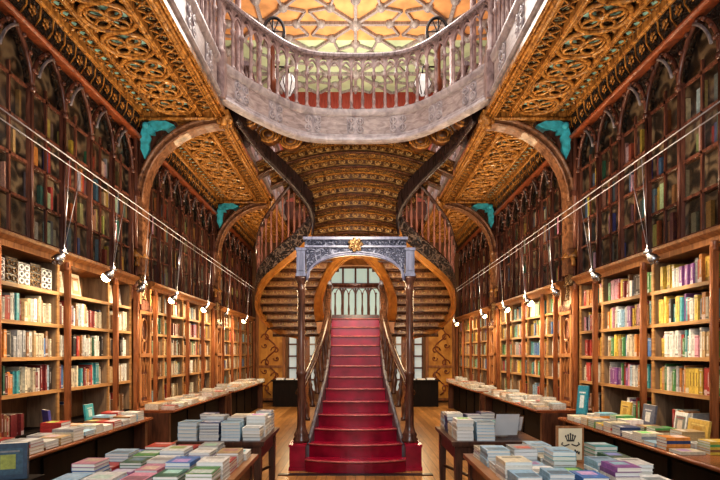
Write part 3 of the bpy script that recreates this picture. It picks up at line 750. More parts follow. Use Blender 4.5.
for s in (-1, 1):
    for (x, y, z, r) in ((1.84, 8.85, 5.60, .17), (1.56, 9.35, 5.55, .19), (1.20, 9.62, 5.55, .2)):
        b = MB(); b.ball((s * x, y + .1, z + .02), r, 12, sz=.75)
        b.tube([(s * x + r * 1.02 * math.cos(q * PI / 8), y - .02, z + .05 + r * .8 * math.sin(q * PI / 8)) for q in range(16)], .022, 5, m=1, loop=True, up=(0, 1, 0))
        for rr in (.5, .75): b.tube([(s * x + r * rr * math.cos(q * PI / 6), y + .1 - r * math.sqrt(1 - rr * rr) * .98, z + .02 + r * .75 * rr * math.sin(q * PI / 6)) for q in range(12)], .016, 4, m=1, loop=True, up=(0, 1, 0))
        rel(ST, b.build('corbel', ['soffitwood', 'goldmould']))
# balustrade at the back of the landing
bl = MB(); bl.tube([(-.55, 12.3, 3.25), (.55, 12.3, 3.25)], .05, 8); bl.box(-.55, .55, 12.25, 12.35, 2.40, 2.48)
for q in range(7):
    x = lerp(-.48, .48, q / 6); bl.lathe([(.034, 0), (.02, .05), (.026, .2), (.016, .34), (.018, .55), (.03, .6)], x, 12.3, 2.48, 8)
    if q < 6:
        w = .16; bl.tube([(x, 12.3, 3.02), (x + .03, 12.3, 3.12), (x + .08, 12.3, 3.18), (x + .13, 12.3, 3.12), (x + .16, 12.3, 3.02)], .014, 4, up=(0, 1, 0))
bl.box(-.55, .55, 12.28, 12.32, 3.18, 3.25); bl.box(-.55, .55, 12.27, 12.33, 2.44, 2.56)
rel(ST, bl.build('landing_balustrade', 'frame2'))
hd = MB(); hd.loft([[(x, 12.9, 3.74 + .10 * (1 - (x / 1.2) ** 2)), (x, 13.1, 3.74 + .10 * (1 - (x / 1.2) ** 2)), (x, 13.1, 4.75), (x, 12.9, 4.75)] for x in [lerp(-1.2, 1.2, q / 12) for q in range(13)]])
for x in (-1.2, 1.2): hd.box(x - .05, x + .05, 12.9, 13.1, 0, 4.75)
struct(hd.build('beam_header', 'soffitochre'), 'ochre carved header beam behind the landing')

# ------------------------------------------------------------------ gallery fascia and balustrades
CURVE = [(-2.07, 7.93), (-1.80, 8.40), (-1.51, 8.82), (-1.23, 9.16), (-.93, 9.39), (-.55, 9.50), (0, 9.53)]
cv = [(p.x, p.y) for p in cat_rom([(x, y, 0) for x, y in CURVE], 5)]
cv = cv + [(-x, y) for x, y in cv[::-1][1:]]
def norms(path):
    out = []
    for i, p in enumerate(path):
        a = path[max(0, i - 1)]; c = path[min(len(path) - 1, i + 1)]; d = Vector((c[0] - a[0], c[1] - a[1])).normalized(); out.append((d.y, -d.x))
    return out
FPROF = [(-.05, 5.50), (.05, 5.50), (.075, 5.53), (.06, 5.57), (.035, 5.60), (.035, 5.63), (.015, 5.655), (.0, 5.66), (.0, 5.98), (.03, 6.0), (.05, 6.04), (.06, 6.07), (.06, 6.10), (-.05, 6.10)]
def fascia(path, parent):
    N = norms(path); b = MB()
    b.loft([[(p[0] + n[0] * o, p[1] + n[1] * o, z) for o, z in FPROF] for p, n in zip(path, N)], mats=[1, 1, 1, 1, 1, 1, 1, 0, 1, 1, 1, 1, 1, 1])
    rel(parent, b.build('fascia_panel', ['fascia', 'fasciamould']))
def walk(path, step, off=0.):
    d = off; i = 0; out = []; acc = 0
    for a, c in zip(path, path[1:]):
        L = math.hypot(c[0] - a[0], c[1] - a[1])
        while d <= acc + L:
            t = (d - acc) / L; x, y = lerp(a[0], c[0], t), lerp(a[1], c[1], t); out.append((x, y, ((c[1] - a[1]) / L, -(c[0] - a[0]) / L))); d += step
        acc += L
    return out
ZR = 7.08
def balustrade(path, t, step=.205, carve=.78, heavy='rail'):
    fascia(path, t)
    L = sum(math.hypot(c[0] - a[0], c[1] - a[1]) for a, c in zip(path, path[1:]))
    for x, y, n in walk(path, carve, (L / 2) % carve):
        b = MB(); tx = (-n[1], n[0])
        for dd in (-.085, .085):
            cx, cy = x + tx[0] * dd + n[0] * .012, y + tx[1] * dd + n[1] * .012
            ring_ = lambda r, z: [(cx + tx[0] * r * math.cos(q * PI / 5), cy + tx[1] * r * math.cos(q * PI / 5), z + r * math.sin(q * PI / 5)) for q in range(10)]
            for zc in (5.745, 5.895): b.tube(ring_(.055, zc), .016, 5, loop=True, up=(n[0], n[1], 0)); b.ball((cx, cy, zc), .025, 6)
            b.box(cx - .012, cx + .012, cy - .012, cy + .012, 5.67, 5.97)
        bw = .16
        a0 = [(x - tx[0] * bw, y - tx[1] * bw), (x + tx[0] * bw, y + tx[1] * bw)]
        b.quad((a0[0][0] + n[0] * .006, a0[0][1] + n[1] * .006, 5.665), (a0[1][0] + n[0] * .006, a0[1][1] + n[1] * .006, 5.665), (a0[1][0] + n[0] * .006, a0[1][1] + n[1] * .006, 5.975), (a0[0][0] + n[0] * .006, a0[0][1] + n[1] * .006, 5.975))
        rel(t, b.build('carved_block', 'fasciamould'))
    N = norms(path)
    b = MB(); b.loft([[(p[0] + n[0] * o, p[1] + n[1] * o, z) for o, z in ((-.07, ZR - .03), (.07, ZR - .03), (.08, ZR + .01), (.05, ZR + .05), (-.05, ZR + .05), (-.08, ZR + .01))] for p, n in zip(path, N)]); rel(t, b.build('handrail', heavy))
    pts = walk(path, step, step * .4)
    for x, y, n in pts:
        b = MB(); b.lathe([(.050, 0), (.052, .03), (.030, .06), (.026, .10), (.034, .16), (.028, .22), (.025, .56), (.040, .58), (.044, .62), (.026, .65), (.024, .74)], x, y, 6.10, 8)
        rel(t, b.build('baluster', 'baluster'))
    ar = MB()
    for (x, y, n), (x2, y2, _) in zip(pts, pts[1:]):
        for m_ in (0, 1):
            A = []
            for q in range(6):
                a = PI / 3 * q / 5; u = 1 - math.cos(a); u = 1 - u if m_ else u
                A.append((lerp(x, x2, u), lerp(y, y2, u), 6.81 + step * .95 * math.sin(a)))
            ar.tube(A, .021, 4, up=(n[0], n[1], 0))
            S = [(lerp(x, x2, .5 + .22 * math.cos(q * PI / 4)), lerp(y, y2, .5 + .22 * math.cos(q * PI / 4)), 6.84 + .05 * math.sin(q * PI / 4)) for q in range(5)]
        # small spandrel block under the rail, above each shaft
    for x, y, n in pts:
        tx = (-n[1], n[0]); h = step * .42
        P3 = [(-h, 7.05), (h, 7.05), (h * .45, 6.98), (.0, 6.83), (-h * .45, 6.98)]
        ar.prism(P3, lambda u, z: (x + tx[0] * u - n[0] * .012, y + tx[1] * u - n[1] * .012, z), lambda u, z: (x + tx[0] * u + n[0] * .012, y + tx[1] * u + n[1] * .012, z))
    rel(t, ar.build('arcade_tracery', 'baluster'))
BT = thing('bridge_balustrade', 'pale grey curved balustrade and carved fascia of the bridge across the gallery', 'balustrade', (0, 9.53, 5.5)); balustrade(cv, BT)
for s in (-1, 1):
    t = thing('gallery_balustrade', 'pale grey straight gallery balustrade above the %s aisle, on the entrance side of the bridge' % SIDE[s], 'balustrade', (s * XG, 5, 5.5))
    path = [(-XG, 2.2), (-XG, 4.), (-XG, 6.), (-XG, 7.76)]
    balustrade(path if s < 0 else [(-x, y) for x, y in path[::-1]], t)
    t = thing('gallery_balustrade', 'pale grey straight gallery balustrade above the %s aisle, beyond the bridge' % SIDE[s], 'balustrade', (s * XG, 12, 5.5))
    path = [(-XG, 9.75), (-XG, 12.), (-XG, 15.1)]
    balustrade(path if s < 0 else [(-x, y) for x, y in path[::-1]], t, .3)
    b = MB(); nx, ny = s * 2.07, 7.93
    b.box(nx - .09, nx + .09, ny - .09, ny + .09, 5.52, 6.2); b.lathe([(.085, 0), (.085, .06), (.06, .10), (.07, .30), (.05, .36), (.05, .80), (.08, .84), (.09, .95), (.07, 1.0), (.11, 1.06), (.11, 1.12), (.05, 1.2), (.045, 2.6), (.08, 2.7), (.08, 2.8)], nx, ny, 6.2, 10)
    rel(BT, b.build('corner_newel', 'baluster'))
    for y in (4.2, 6.1, 11.5, 14.):
        c = thing('gallery_column', 'slender pink grey column on the %s gallery, %s' % (SIDE[s], {4.2: 'above the first bay near the entrance', 6.1: 'halfway along the first bay', 11.5: 'just beyond the bridge', 14.: 'far beyond the bridge'}[y]), 'column', (s * 2.6, y, ZG))
        b = MB(); b.lathe([(.13, 0), (.13, .15), (.08, .2), (.07, 2.5), (.1, 2.55), (.07, 2.6), (.07, 3.9), (.16, 4.2), (.16, 4.42)], s * 2.6, y, ZG, 10); rel(c, b.build('shaft', 'baluster'))
        b = MB(); b.box(s * 2.45, s * 2.75, y - .15, y + .15, 10.42, 10.5); rel(c, b.build('capital', 'baluster'))
# bridge floor behind the fascia
b = MB(); poly = [(x, y + .03) for x, y in cv] + [(2.07, 10.15), (-2.07, 10.15)]
b.prism(poly, lambda x, y: (x, y, 5.74), lambda x, y: (x, y, ZG)); struct(b.build('floor_bridge', 'frame'), 'bridge floor slab behind the carved fascia')

# gallery lamps with iron ring and lantern
for s in (-1, 1):
    t = thing('gallery_lamp', 'ornate lamp post with black iron ring and white lantern on the bridge, %s side' % SIDE[s], 'lamp', (s * 1.46, 9.75, ZG))
    b = MB(); x, y = s * 1.53, 9.62; b.lathe([(.10, 0), (.10, .08), (.06, .12), (.05, .4), (.085, .48), (.085, .6), (.05, .68), (.04, 1.2), (.06, 1.25), (.03, 1.3)], x, y, ZG, 10); rel(t, b.build('post', 'redtrim'))
    b = MB(); b.tube([(x + s * -.02 + .19 * math.cos(q * PI / 10), y, 7.60 + .26 * math.sin(q * PI / 10)) for q in range(20)], .03, 6, loop=True, up=(0, 1, 0)); b.tube([(x, y, 7.36), (x, y, 7.85)], .015, 6)
    for q in range(6): b.tube([(x - s * .02, y, 7.6), (x - s * .02 + .18 * math.cos(q * PI / 3), y, 7.6 + .25 * math.sin(q * PI / 3))], .012, 4)
    rel(t, b.build('iron_ring', 'black'))
    lx = s * 1.24
    b = MB(); b.lathe([(.04, 0), (.15, .20), (.155, .22), (.10, .36), (.03, .38)], lx, y, 6.42, 6, smooth=False); lo = rel(t, b.build('lantern', 'lantern')); b = MB()
    for q in range(6): b.tube([(lx + r * math.cos(q * PI / 3), y + r * math.sin(q * PI / 3), 6.42 + z) for r, z in ((.045, 0), (.155, .20), (.16, .22), (.105, .36), (.035, .39))], .012, 4)
    lb = b.build('lantern_frame', 'rail'); lb.parent = lo; lb.location = (0, 0, 0)
    b = MB(); b.tube([(x, y, 6.95), (lx, y, 6.95), (lx, y, 6.78)], .018, 6); rel(t, b.build('bracket', 'black'))

# ------------------------------------------------------------------ track lighting
lampd = {-1: [5.21, 6.27, 7.2, 8.5, 10.3, 11.9, 14.0], 1: [5.2, 6.43, 7.7, 8.95, 10.3, 12.1, 15.4]}
lit = {-1: [0, 1, 0, 1, 1, 0, 1], 1: [0, 0, 0, 1, 1, 1, 1]}
def zcable(y): return 3.62 - (y - 4.24) * .014
for s in (-1, 1):
    t = thing('track_cable', 'pair of taut steel lighting wires stretched along the %s bookcases' % SIDE[s], 'cable', (s * 2.9, 9, 3.5))
    for x in (2.85, 2.97):
        b = MB(); b.tube([(s * x, y, zcable(y)) for y in (1.2, 6, 11, 15.2)], .0065, 6); rel(t, b.build('wire', 'wire'))
    for k, y in enumerate(lampd[s]):
        zl = 2.62 - .05 * (k > 1)
        t = thing('track_spotlight', 'small %s spotlight hung on V wires before the %s bookcases, %s from the entrance' % ('glowing' if lit[s][k] else 'chrome unlit', SIDE[s], ORD[k]), 'spotlight', (s * 2.92, y, zl))
        b = MB(); b.tube([(s * 2.85, y - .02, zcable(y)), (s * 2.92, y, zl + .08)], .0032, 5); rel(t, b.build('hanger_wire', 'wire'))
        b = MB(); b.tube([(s * 2.97, y + .42, zcable(y + .42)), (s * 2.92, y, zl + .08)], .0032, 5); rel(t, b.build('hanger_wire', 'wire'))
        b = MB(); b.tube([(s * 2.92, y, zl + .09), (s * 2.92, y, zl + .03)], .02, 8); b.tube([(s * 2.92, y - .05, zl + .05), (s * 2.92, y + .05, zl + .05)], .022, 8); rel(t, b.build('joint', 'chrome'))
        d = Vector((s * .5, -.12, -.55)).normalized(); p0 = Vector((s * 2.92, y, zl + .03))
        b = MB(); b.tube([p0 + d * q for q in (0, .02, .06, .11)], 1, 12, radii=[.018, .03, .05, .058]); h = rel(t, b.build('reflector', 'chrome'))
        b = MB(); p = p0 + d * .115; b.ball(tuple(p), .055 if lit[s][k] else .03, 10); o = rel(t, b.build('bulb', 'bulb' if lit[s][k] else 'chrome'))

# ------------------------------------------------------------------ books
CN = {'cream': (.70, .62, .46), 'white': (.78, .76, .70), 'red': (.46, .05, .04), 'dark red': (.22, .03, .03), 'orange': (.62, .24, .05), 'yellow': (.72, .50, .08), 'green': (.10, .30, .10), 'dark green': (.04, .14, .09), 'teal': (.06, .33, .36), 'blue': (.08, .20, .46), 'navy': (.03, .06, .17), 'light blue': (.36, .55, .68), 'brown': (.25, .12, .05), 'tan': (.50, .34, .17), 'black': (.035, .03, .03), 'grey': (.38, .38, .38), 'purple': (.26, .09, .30), 'pink': (.66, .30, .38)}
def col(name):
    g = sum(CN[name]) / 3; f = R.uniform(.62, .95); return tuple(min(.8, (c * .93 + g * .07) * f) for c in CN[name])
def vivid(name):
    f = R.uniform(.75, 1.1); return tuple(min(.85, c * f) for c in CN[name])
WARM = ['cream'] * 5 + ['white'] * 4 + ['tan'] * 4 + ['brown'] * 4 + ['red'] * 2 + ['dark red', 'dark red', 'orange', 'orange', 'orange', 'yellow', 'green', 'dark green', 'teal', 'blue', 'navy', 'black', 'black', 'grey', 'light blue']
MIX = ['cream', 'white', 'white', 'white', 'red', 'red', 'dark red', 'orange', 'orange', 'yellow', 'yellow', 'yellow', 'green', 'green', 'teal', 'teal', 'blue', 'light blue', 'purple', 'pink', 'tan', 'brown', 'black', 'grey']
def standing(b, s, y, t, z, h, d, c, lean=0.):
    """one upright book: spine to the room; built into b at its place (y..y+t)"""
    x0 = s * (W + .03 + R.choice([0, 0, .008, .02, .035]))
    n0 = len(b.v)
    b.box(x0, x0 + s * d, 0, t, 0, h, 0, c)
    b.box(x0 + s * .006, x0 + s * (d - .004), t * .12, t * .88, h, h + .0015, 0, (.70, .62, .48))
    lc = tuple(min(1, v * .4 + .35) for v in c) if sum(c) < .9 else tuple(v * .35 for v in c)
    xs = x0 - s * .001
    if R.random() < .75: b.quad((xs, t * .36, h * .3), (xs, t * .64, h * .3), (xs, t * .64, h * .82), (xs, t * .36, h * .82), 0, lc)
    for (a, e) in R.choice([(), ((.86, .93),), ((.06, .14),), ((.9, .94), (.06, .1)), ((.0, .2),), ()]):
        b.quad((xs, 0, h * a), (xs, t, h * a), (xs, t, h * e), (xs, 0, h * e), 0, lc)
    ca, sa = math.cos(lean), math.sin(lean)
    for k in range(n0, len(b.v)):
        vx, vy, vz = b.v[k]; b.v[k] = (vx, y + vy * ca + vz * sa, z + .002 + vz * ca + (t * sa if lean < 0 else 0) * 0 + abs(vy * sa) * 0 - vy * sa + (t * sa if lean > 0 else 0))
SHN = {0: 'lowest', 1: 'fourth', 2: 'third', 3: 'second', 4: 'top'}
far = MB(); CAND = []
n_ind = 0
def shelf_row(s, i, k, y0, y1, individual, secname):
    """fill one compartment; returns nothing"""
    global n_ind
    z = SH[k]; pal = WARM if s < 0 else MIX
    y = y0 + .02; q = 0; run = None; runleft = 0
    fam = R.random(); items = []
    while y < y1 - .05:
        t = R.uniform(.026, .056) if individual else R.uniform(.025, .05)
        if runleft <= 0 and R.random() < .25: run = (R.choice(pal), R.uniform(.22, .29), t); runleft = R.randint(2, 5)
        if runleft > 0: cn, h, t = run; h += R.uniform(-.004, .004); runleft -= 1
        else: cn = R.choice(pal); h = R.uniform(.20, .305)
        if y + t > y1 - .015: break
        items.append((y, t, h, cn)); y += t + .0015
        if not individual and R.random() < .02: y += .08
    for q, (y, t, h, cn) in enumerate(items):
        c = col(cn); d = R.uniform(.15, .22)
        lean = 0
        if individual:
            CAND.append((t * h / y ** 2, s, k, q, y, t, h, cn, c, d, secname)); continue
        standing(far, s, y, t, z, h, d, c)
def place_books():
    global n_ind
    CAND.sort(key=lambda r: -r[0])
    for r in CAND[300:]: standing(far, r[1], r[4], r[5], SH[r[2]], r[6], r[9], r[8])
    for (_, s, k, q, y, t, h, cn, c, d, secname) in CAND[:300]:
            z = SH[k]
            b = MB(); standing(b, s, 0, t, 0, h, d, c)
            o = b.build('shelved_book', 'cover', tint=True)
            # origin at the foot of the spine
            o.location = (0, y, z)
            tag(o, '%s book, %s from the near end, %s shelf, %s section of %s bookcase' % (cn, ORD[q], SHN[k], secname, SIDE[s]), 'book', 'books standing on the %s shelf, %s section, %s wall' % (SHN[k], secname, SIDE[s]))
            n_ind += 1
LOW = {(-1, 1): [(5.0, 5.5)], (-1, 2): [(6.2, 6.36)], (1, 1): [(5.4, 5.75)], (1, 2): [(6.35, 6.75)]}
SECN = ['entrance', 'near', 'middle', 'end']
for s in (-1, 1):
    for i in (0, 1, 2):
        Y = sections[i]
        for j in range(4):
            for k in (1, 2, 3, 4):
                if i == 0 and k == 4 and s < 0: continue
                ind = i == 0 and j in (1, 2)
                if i == 0 and j == 0: continue
                y0 = Y[j] + .03; y1 = Y[j + 1] - .03
                if i == 0 and j == 1: y0 = 4.98
                if ind: shelf_row(s, i, k, y0, y1, True, SECN[j])
                else: shelf_row(s, i, k, y0, y1, False, '')
            if i == 0 and (s, j) in LOW:
                for (p0, p1) in LOW[(s, j)]: shelf_row(s, i, 0, p0, p1, True, SECN[j])
            # low compartment above the counter: a few books on the far bays
            if i > 0 or j == 3:
                SHx = SH[0]; y = Y[j] + .1
                while y < Y[j + 1] - .2:
                    t = R.uniform(.03, .06)
                    if R.random() < .6: standing(far, s, y, t, SHx, R.uniform(.18, .28), .2, col(R.choice(WARM)))
                    y += t + .003
place_books()
tag(far.build('distant_books', 'cover', tint=True), 'rows of upright books on the farther bookcases', 'books', kind='stuff')

# ---- things on the top shelf of the left bookcase: patterned boxes and face-out picture books
def face_book(name, label, cat, s, y, z, w, h, colr, pic, lean=.12, x=W + .10, th=.025, turn=0, frame=None, group=None):
    """a book standing face out towards the room, leaning back a little"""
    t = thing(name, label, cat, (s * x, y, z), 0, group)
    def tr(b):
        for k, (vx, vy, vz) in enumerate(b.v): b.v[k] = (vx + s * vz * math.tan(lean), vy, vz)
        if turn:
            cc, ss = math.cos(turn), math.sin(turn)
            b.v = [(vx * cc - vy * ss, vx * ss + vy * cc, vz) for vx, vy, vz in b.v]
        return b
    b = MB(); b.box(0, s * th, -w / 2, w / 2, .001, h, 0, colr); b.box(s * .003, s * (th - .003), -w / 2 + .004, w / 2 - .002, h, h + .001, 0, (.75, .7, .6)); tr(b).build('cover', 'cover', t, tint=True)
    b = MB(); x_ = -s * .002
    if pic:
        b.quad((x_, -w * .38, h * .14), (x_, w * .38, h * .14), (x_, w * .38, h * .86), (x_, -w * .38, h * .86), 0, pic[0])
        b.quad((x_ * 2, -w * .2, h * .3), (x_ * 2, w * .2, h * .3), (x_ * 2, w * .2, h * .7), (x_ * 2, -w * .2, h * .7), 0, pic[1])
        b.quad((x_ * 2, -w * .3, h * .76), (x_ * 2, w * .3, h * .76), (x_ * 2, w * .3, h * .81), (x_ * 2, -w * .3, h * .81), 0, pic[2])
        tr(b).build('cover_picture', 'cover', t, tint=True)
    return t
y = 4.985
for k in range(5):
    w = .20; 
    t = thing('ornate_box', 'black and gold scroll box on left top shelf, %s from the near end' % ORD[k], 'box', (-(W + .05), y + w / 2, SH[4]), group='ornate boxes on the top shelf')
    h = .25 + .02 * (k % 2)
    b = MB(); b.box(0, -.2, -w / 2 + .004, w / 2 - .004, .002, h); b.build('box_body', 'black', t)
    b = MB()
    for zc in (h * .22, h * .5, h * .78):
        for m_ in (-1, 1): b.tube([(.005, m_ * w * .22 + .034 * math.cos(q * PI / 5), zc + .026 * math.sin(q * PI / 5)) for q in range(10)], .008, 4, loop=True, up=(1, 0, 0))
    b.tube([(.004, -w * .45, .012), (.004, w * .45, .012), (.004, w * .45, h - .01), (.004, -w * .45, h - .01)], .005, 4, loop=True, up=(1, 0, 0))
    b.build('scroll_ornament', 'stone' if k % 2 else 'paper', t)
    y += w
face_book('picture_book', 'pale picture book with gold frame, face out on left top shelf, middle section', 'book', -1, 6.62, SH[4], .24, .30, (.72, .66, .52), [(.50, .32, .16), (.70, .62, .5), (.3, .1, .05)])
face_book('picture_book', 'cream book face out on the left top shelf beside the first red post', 'book', -1, 6.25, SH[4], .18, .29, (.76, .72, .62), [(.62, .56, .46), (.4, .3, .2), (.2, .15, .1)])
face_book('picture_book', 'white picture book face out on left top shelf, end section behind the glowing lamp', 'book', -1, 7.52, SH[4], .22, .29, (.74, .70, .60), [(.55, .42, .26), (.66, .6, .5), (.3, .15, .08)])
face_book('picture_book', 'small cream book face out at the far end of the left top shelf', 'book', -1, 7.82, SH[4], .16, .27, (.78, .74, .66), [(.5, .45, .38), (.7, .66, .6), (.2, .2, .2)])

# ---- display tables
def display_table(label, x0, x1, y0, y1, zt, mat='tabletop'):
    t = thing('display_table', label, 'table', ((x0 + x1) / 2, (y0 + y1) / 2, 0))
    b = MB(); b.box(x0, x1, y0, y1, zt - .035, zt); b.box(x0 + .012, x1 - .012, y0 + .012, y1 - .012, zt - .05, zt - .035); rel(t, b.build('top', mat))
    a = MB()
    for (p, q, r, u) in ((x0 + .05, x1 - .05, y0 + .05, y0 + .08), (x0 + .05, x1 - .05, y1 - .08, y1 - .05), (x0 + .05, x0 + .08, y0 + .05, y1 - .05), (x1 - .08, x1 - .05, y0 + .05, y1 - .05)): a.box(p, q, r, u, zt - .19, zt - .05)
    rel(t, a.build('apron', 'table'))
    for x in (x0 + .075, x1 - .075):
        for y in (y0 + .075, y1 - .075):
            l = MB(); l.loft([[(x - r, y - r, z), (x + r, y - r, z), (x + r, y + r, z), (x - r, y + r, z)] for r, z in ((.028, 0), (.034, .06), (.03, .12), (.04, zt - .05))]); rel(t, l.build('leg', 'table'))
    f = MB(); f.tube([(x0 + .075, y0 + .075, .16), (x1 - .075, y1 - .075, .34)], .018, 6); f.tube([(x1 - .075, y0 + .075, .16), (x0 + .075, y1 - .075, .34)], .018, 6); rel(t, f.build('cross_brace', 'table'))
display_table('low wooden display table at the bottom left, crowded with colourful paperback stacks', -2.06, -.88, 3.0, 4.72, .74)
display_table('dark display table left of the stairs, behind the paperback table, with pale blue stacks', -1.80, -.90, 5.12, 6.15, .78, 'table')
display_table('low wooden display table at the bottom right, crowded with stacks and a crest sign', .98, 2.16, 3.0, 4.74, .74)
display_table('dark display table right of the stairs, with pale stacks and clear sign holders', .95, 1.85, 5.12, 6.20, .78, 'table')

PALE = ['light blue', 'light blue', 'white', 'white', 'grey', 'light blue', 'white', 'cream', 'teal', 'navy', 'grey']
BRIGHT = ['white', 'white', 'light blue', 'purple', 'teal', 'cream', 'green', 'light blue', 'red', 'white', 'dark green', 'blue', 'pink', 'grey', 'tan', 'white']
n_st = 0
def flat_book(x, y, z, w, l, t, cn, rz, label, group, name='stacked_book'):
    global n_st
    c = vivid(cn); n_st += 1
    o = MB(); b = o
    e = .0022
    b.box(-w / 2, w / 2, -l / 2, l / 2, 0, e, 0, c); b.box(-w / 2, w / 2, -l / 2, l / 2, t - e, t, 0, c); b.box(-w / 2, -w / 2 + e, -l / 2, l / 2, e, t - e, 0, c)
    lc = tuple(min(1, v * .4 + .5) for v in c) if sum(c) < 1.2 else tuple(v * .45 for v in c)
    m = R.choice([0, 1, 2])
    zz = t + .0004
    if m == 0: b.quad((-w * .32, -l * .1, zz), (w * .32, -l * .1, zz), (w * .32, l * .36, zz), (-w * .32, l * .36, zz), 0, tuple(R.uniform(.1, .7) for _ in range(3)))
    if m == 1: b.quad((-w * .36, l * .14, zz), (w * .36, l * .14, zz), (w * .36, l * .34, zz), (-w * .36, l * .34, zz), 0, lc)
    if m == 2: b.quad((-w * .42, -l * .42, zz), (w * .42, -l * .42, zz), (w * .42, l * .05, zz), (-w * .42, l * .05, zz), 0, lc)
    ob = b.build(name, 'cover', tint=True); ob.location = (x, y, z); ob.rotation_euler = (0, 0, rz)
    tag(ob, label, 'book', group)
    pg = MB(); pg.box(-w / 2 + e * 1.1, w / 2 - .004, -l / 2 + .004, l / 2 - .004, e * 1.1, t - e * 1.1, 0, R.choice([(.74, .70, .62), (.66, .68, .66), (.78, .76, .72)])); pg.build('pages', 'pages', ob, tint=True)
    return ob
ROWN = ['front', 'second', 'third', 'fourth', 'fifth']
def stacks(table, x0, x1, y0, y1, zt, nx, ny, pal, hmin, hmax, tmin, tmax, s, skip=()):
    pw, pl = (x1 - x0) / nx, (y1 - y0) / ny
    for j in range(ny):
        for i in range(nx):
            if (i, j) in skip: continue
            ii = i if s > 0 else nx - 1 - i          # column counted from the aisle
            x = (x0 + pw * (i + .5)); y = y0 + pl * (j + .5); z = zt + .001
            n = R.randint(hmin, hmax); cn = R.choice(pal); w = min(pw * .93, R.uniform(.165, .20)); l = min(pl * .93, R.uniform(.21, .25)); t = R.uniform(tmin, tmax)
            rz = R.choice([0, 0, PI]) + R.uniform(-.03, .03)
            for k in range(n):
                c2 = cn if R.random() < .75 else R.choice(pal)
                flat_book(x + R.uniform(-.004, .004), y + R.uniform(-.005, .005), z, w, l, t, c2, rz + R.uniform(-.015, .015),
                          '%s book %s up in %s stack from aisle, %s row, %s table' % (c2, ORD[k], ORD[ii], ROWN[j], table), 'paperback stacks on the %s table' % table)
                z += t + .0006
stacks('bottom left', -2.03, -.92, 3.40, 4.66, .74, 5, 5, BRIGHT, 2, 5, .020, .030, -1)
stacks('middle left', -1.78, -.93, 5.17, 6.10, .78, 4, 4, PALE, 3, 6, .026, .037, -1)
stacks('bottom right', 1.04, 2.12, 3.40, 4.66, .74, 5, 5, BRIGHT + PALE, 2, 5, .022, .034, 1, skip=((3, 2), (3, 3), (3, 4)))
stacks('middle right', .99, 1.82, 5.17, 6.15, .78, 4, 4, PALE, 3, 6, .026, .036, 1, skip=((2, 0), (3, 0), (3, 1), (3, 2)))

# crest sign among the stacks of the right table
t = thing('crest_sign', 'upright cream sign with black crown crest in brown frame among the bottom right stacks', 'sign', (1.80, 4.36, .742))
b = MB(); b.box(-.115, .115, 0, .02, 0, .30); b.box(-.1, .1, .02, .12, 0, .008); b.build('frame', 'tabletop', t)
b = MB(); b.box(-.098, .098, -.003, 0, .018, .282); b.build('card', 'cardcream', t)
b = MB()
for q in range(5):
    x = -.034 + .017 * q; top = .212 + (.018 if q == 2 else .008 if q in (1, 3) else 0)
    b.tube([(x * .8, -.006, .185), (x * 1.15, -.006, top)], .005, 4); b.ball((x * 1.15, -.006, top + .006), .008, 6)
b.tube([(-.030, -.006, .18), (.030, -.006, .18)], .007, 4)
for k in (-1, 1): b.tube([(k * .01, -.006, .15), (k * .05, -.006, .135), (k * .075, -.006, .15), (k * .065, -.006, .165)], .006, 4)
b.tube([(lerp(-.075, .075, q / 30), -.006, .085 + .014 * math.sin(q * 1.7) + .008 * math.sin(q * .6)) for q in range(31)], .005, 4)
b.tube([(lerp(-.05, .05, q / 16), -.006, .05 + .008 * math.sin(q * 1.9)) for q in range(17)], .003, 4)
b.build('crest', 'ink', t)

# clear acrylic sign holders on the middle right table
def acrylic(label, x, y, z, w, h, rz):
    t = thing('sign_holder', label, 'sign holder', (x, y, z), rz)
    b = MB(); b.loft([[(-w / 2, .10 * q, h * (1 - q) + .001), (w / 2, .10 * q, h * (1 - q) + .001), (w / 2, .10 * q + .006, h * (1 - q) + .003), (-w / 2, .10 * q + .006, h * (1 - q) + .003)] for q in (0, 1)]); b.box(-w / 2, w / 2, 0, .12, 0, .004); b.build('stand', 'acrylic', t)
    b = MB(); b.quad((-w * .45, .012, h * .92), (w * .45, .012, h * .92), (w * .45, .09, h * .12), (-w * .45, .09, h * .12)); b.build('paper_sheet', 'paper', t)
acrylic('clear acrylic sign holder with white sheet on the table right of the stairs', 1.54, 5.24, .781, .26, .28, .0)
acrylic('low clear acrylic holder with a white sheet, beside the right aisle counter', 1.72, 5.62, .781, .22, .20, .0)

tp = thing('book_pedestal', 'small black pedestal under the large dark book at the bottom left corner', 'pedestal', (-2.48, 3.75, 0))
b = MB(); b.box(-2.60, -2.34, 3.58, 3.92, .70, .742); rel(tp, b.build('top', 'counter')); b = MB(); b.box(-2.55, -2.40, 3.66, 3.84, 0, .70); b.box(-2.59, -2.36, 3.6, 3.9, 0, .04); rel(tp, b.build('base', 'counter'))
# big dark books standing on the counter at bottom left
t = thing('large_book', 'large dark blue upright book with a yellow green picture, bottom left corner', 'book', (-2.54, 4.0, 0.74))
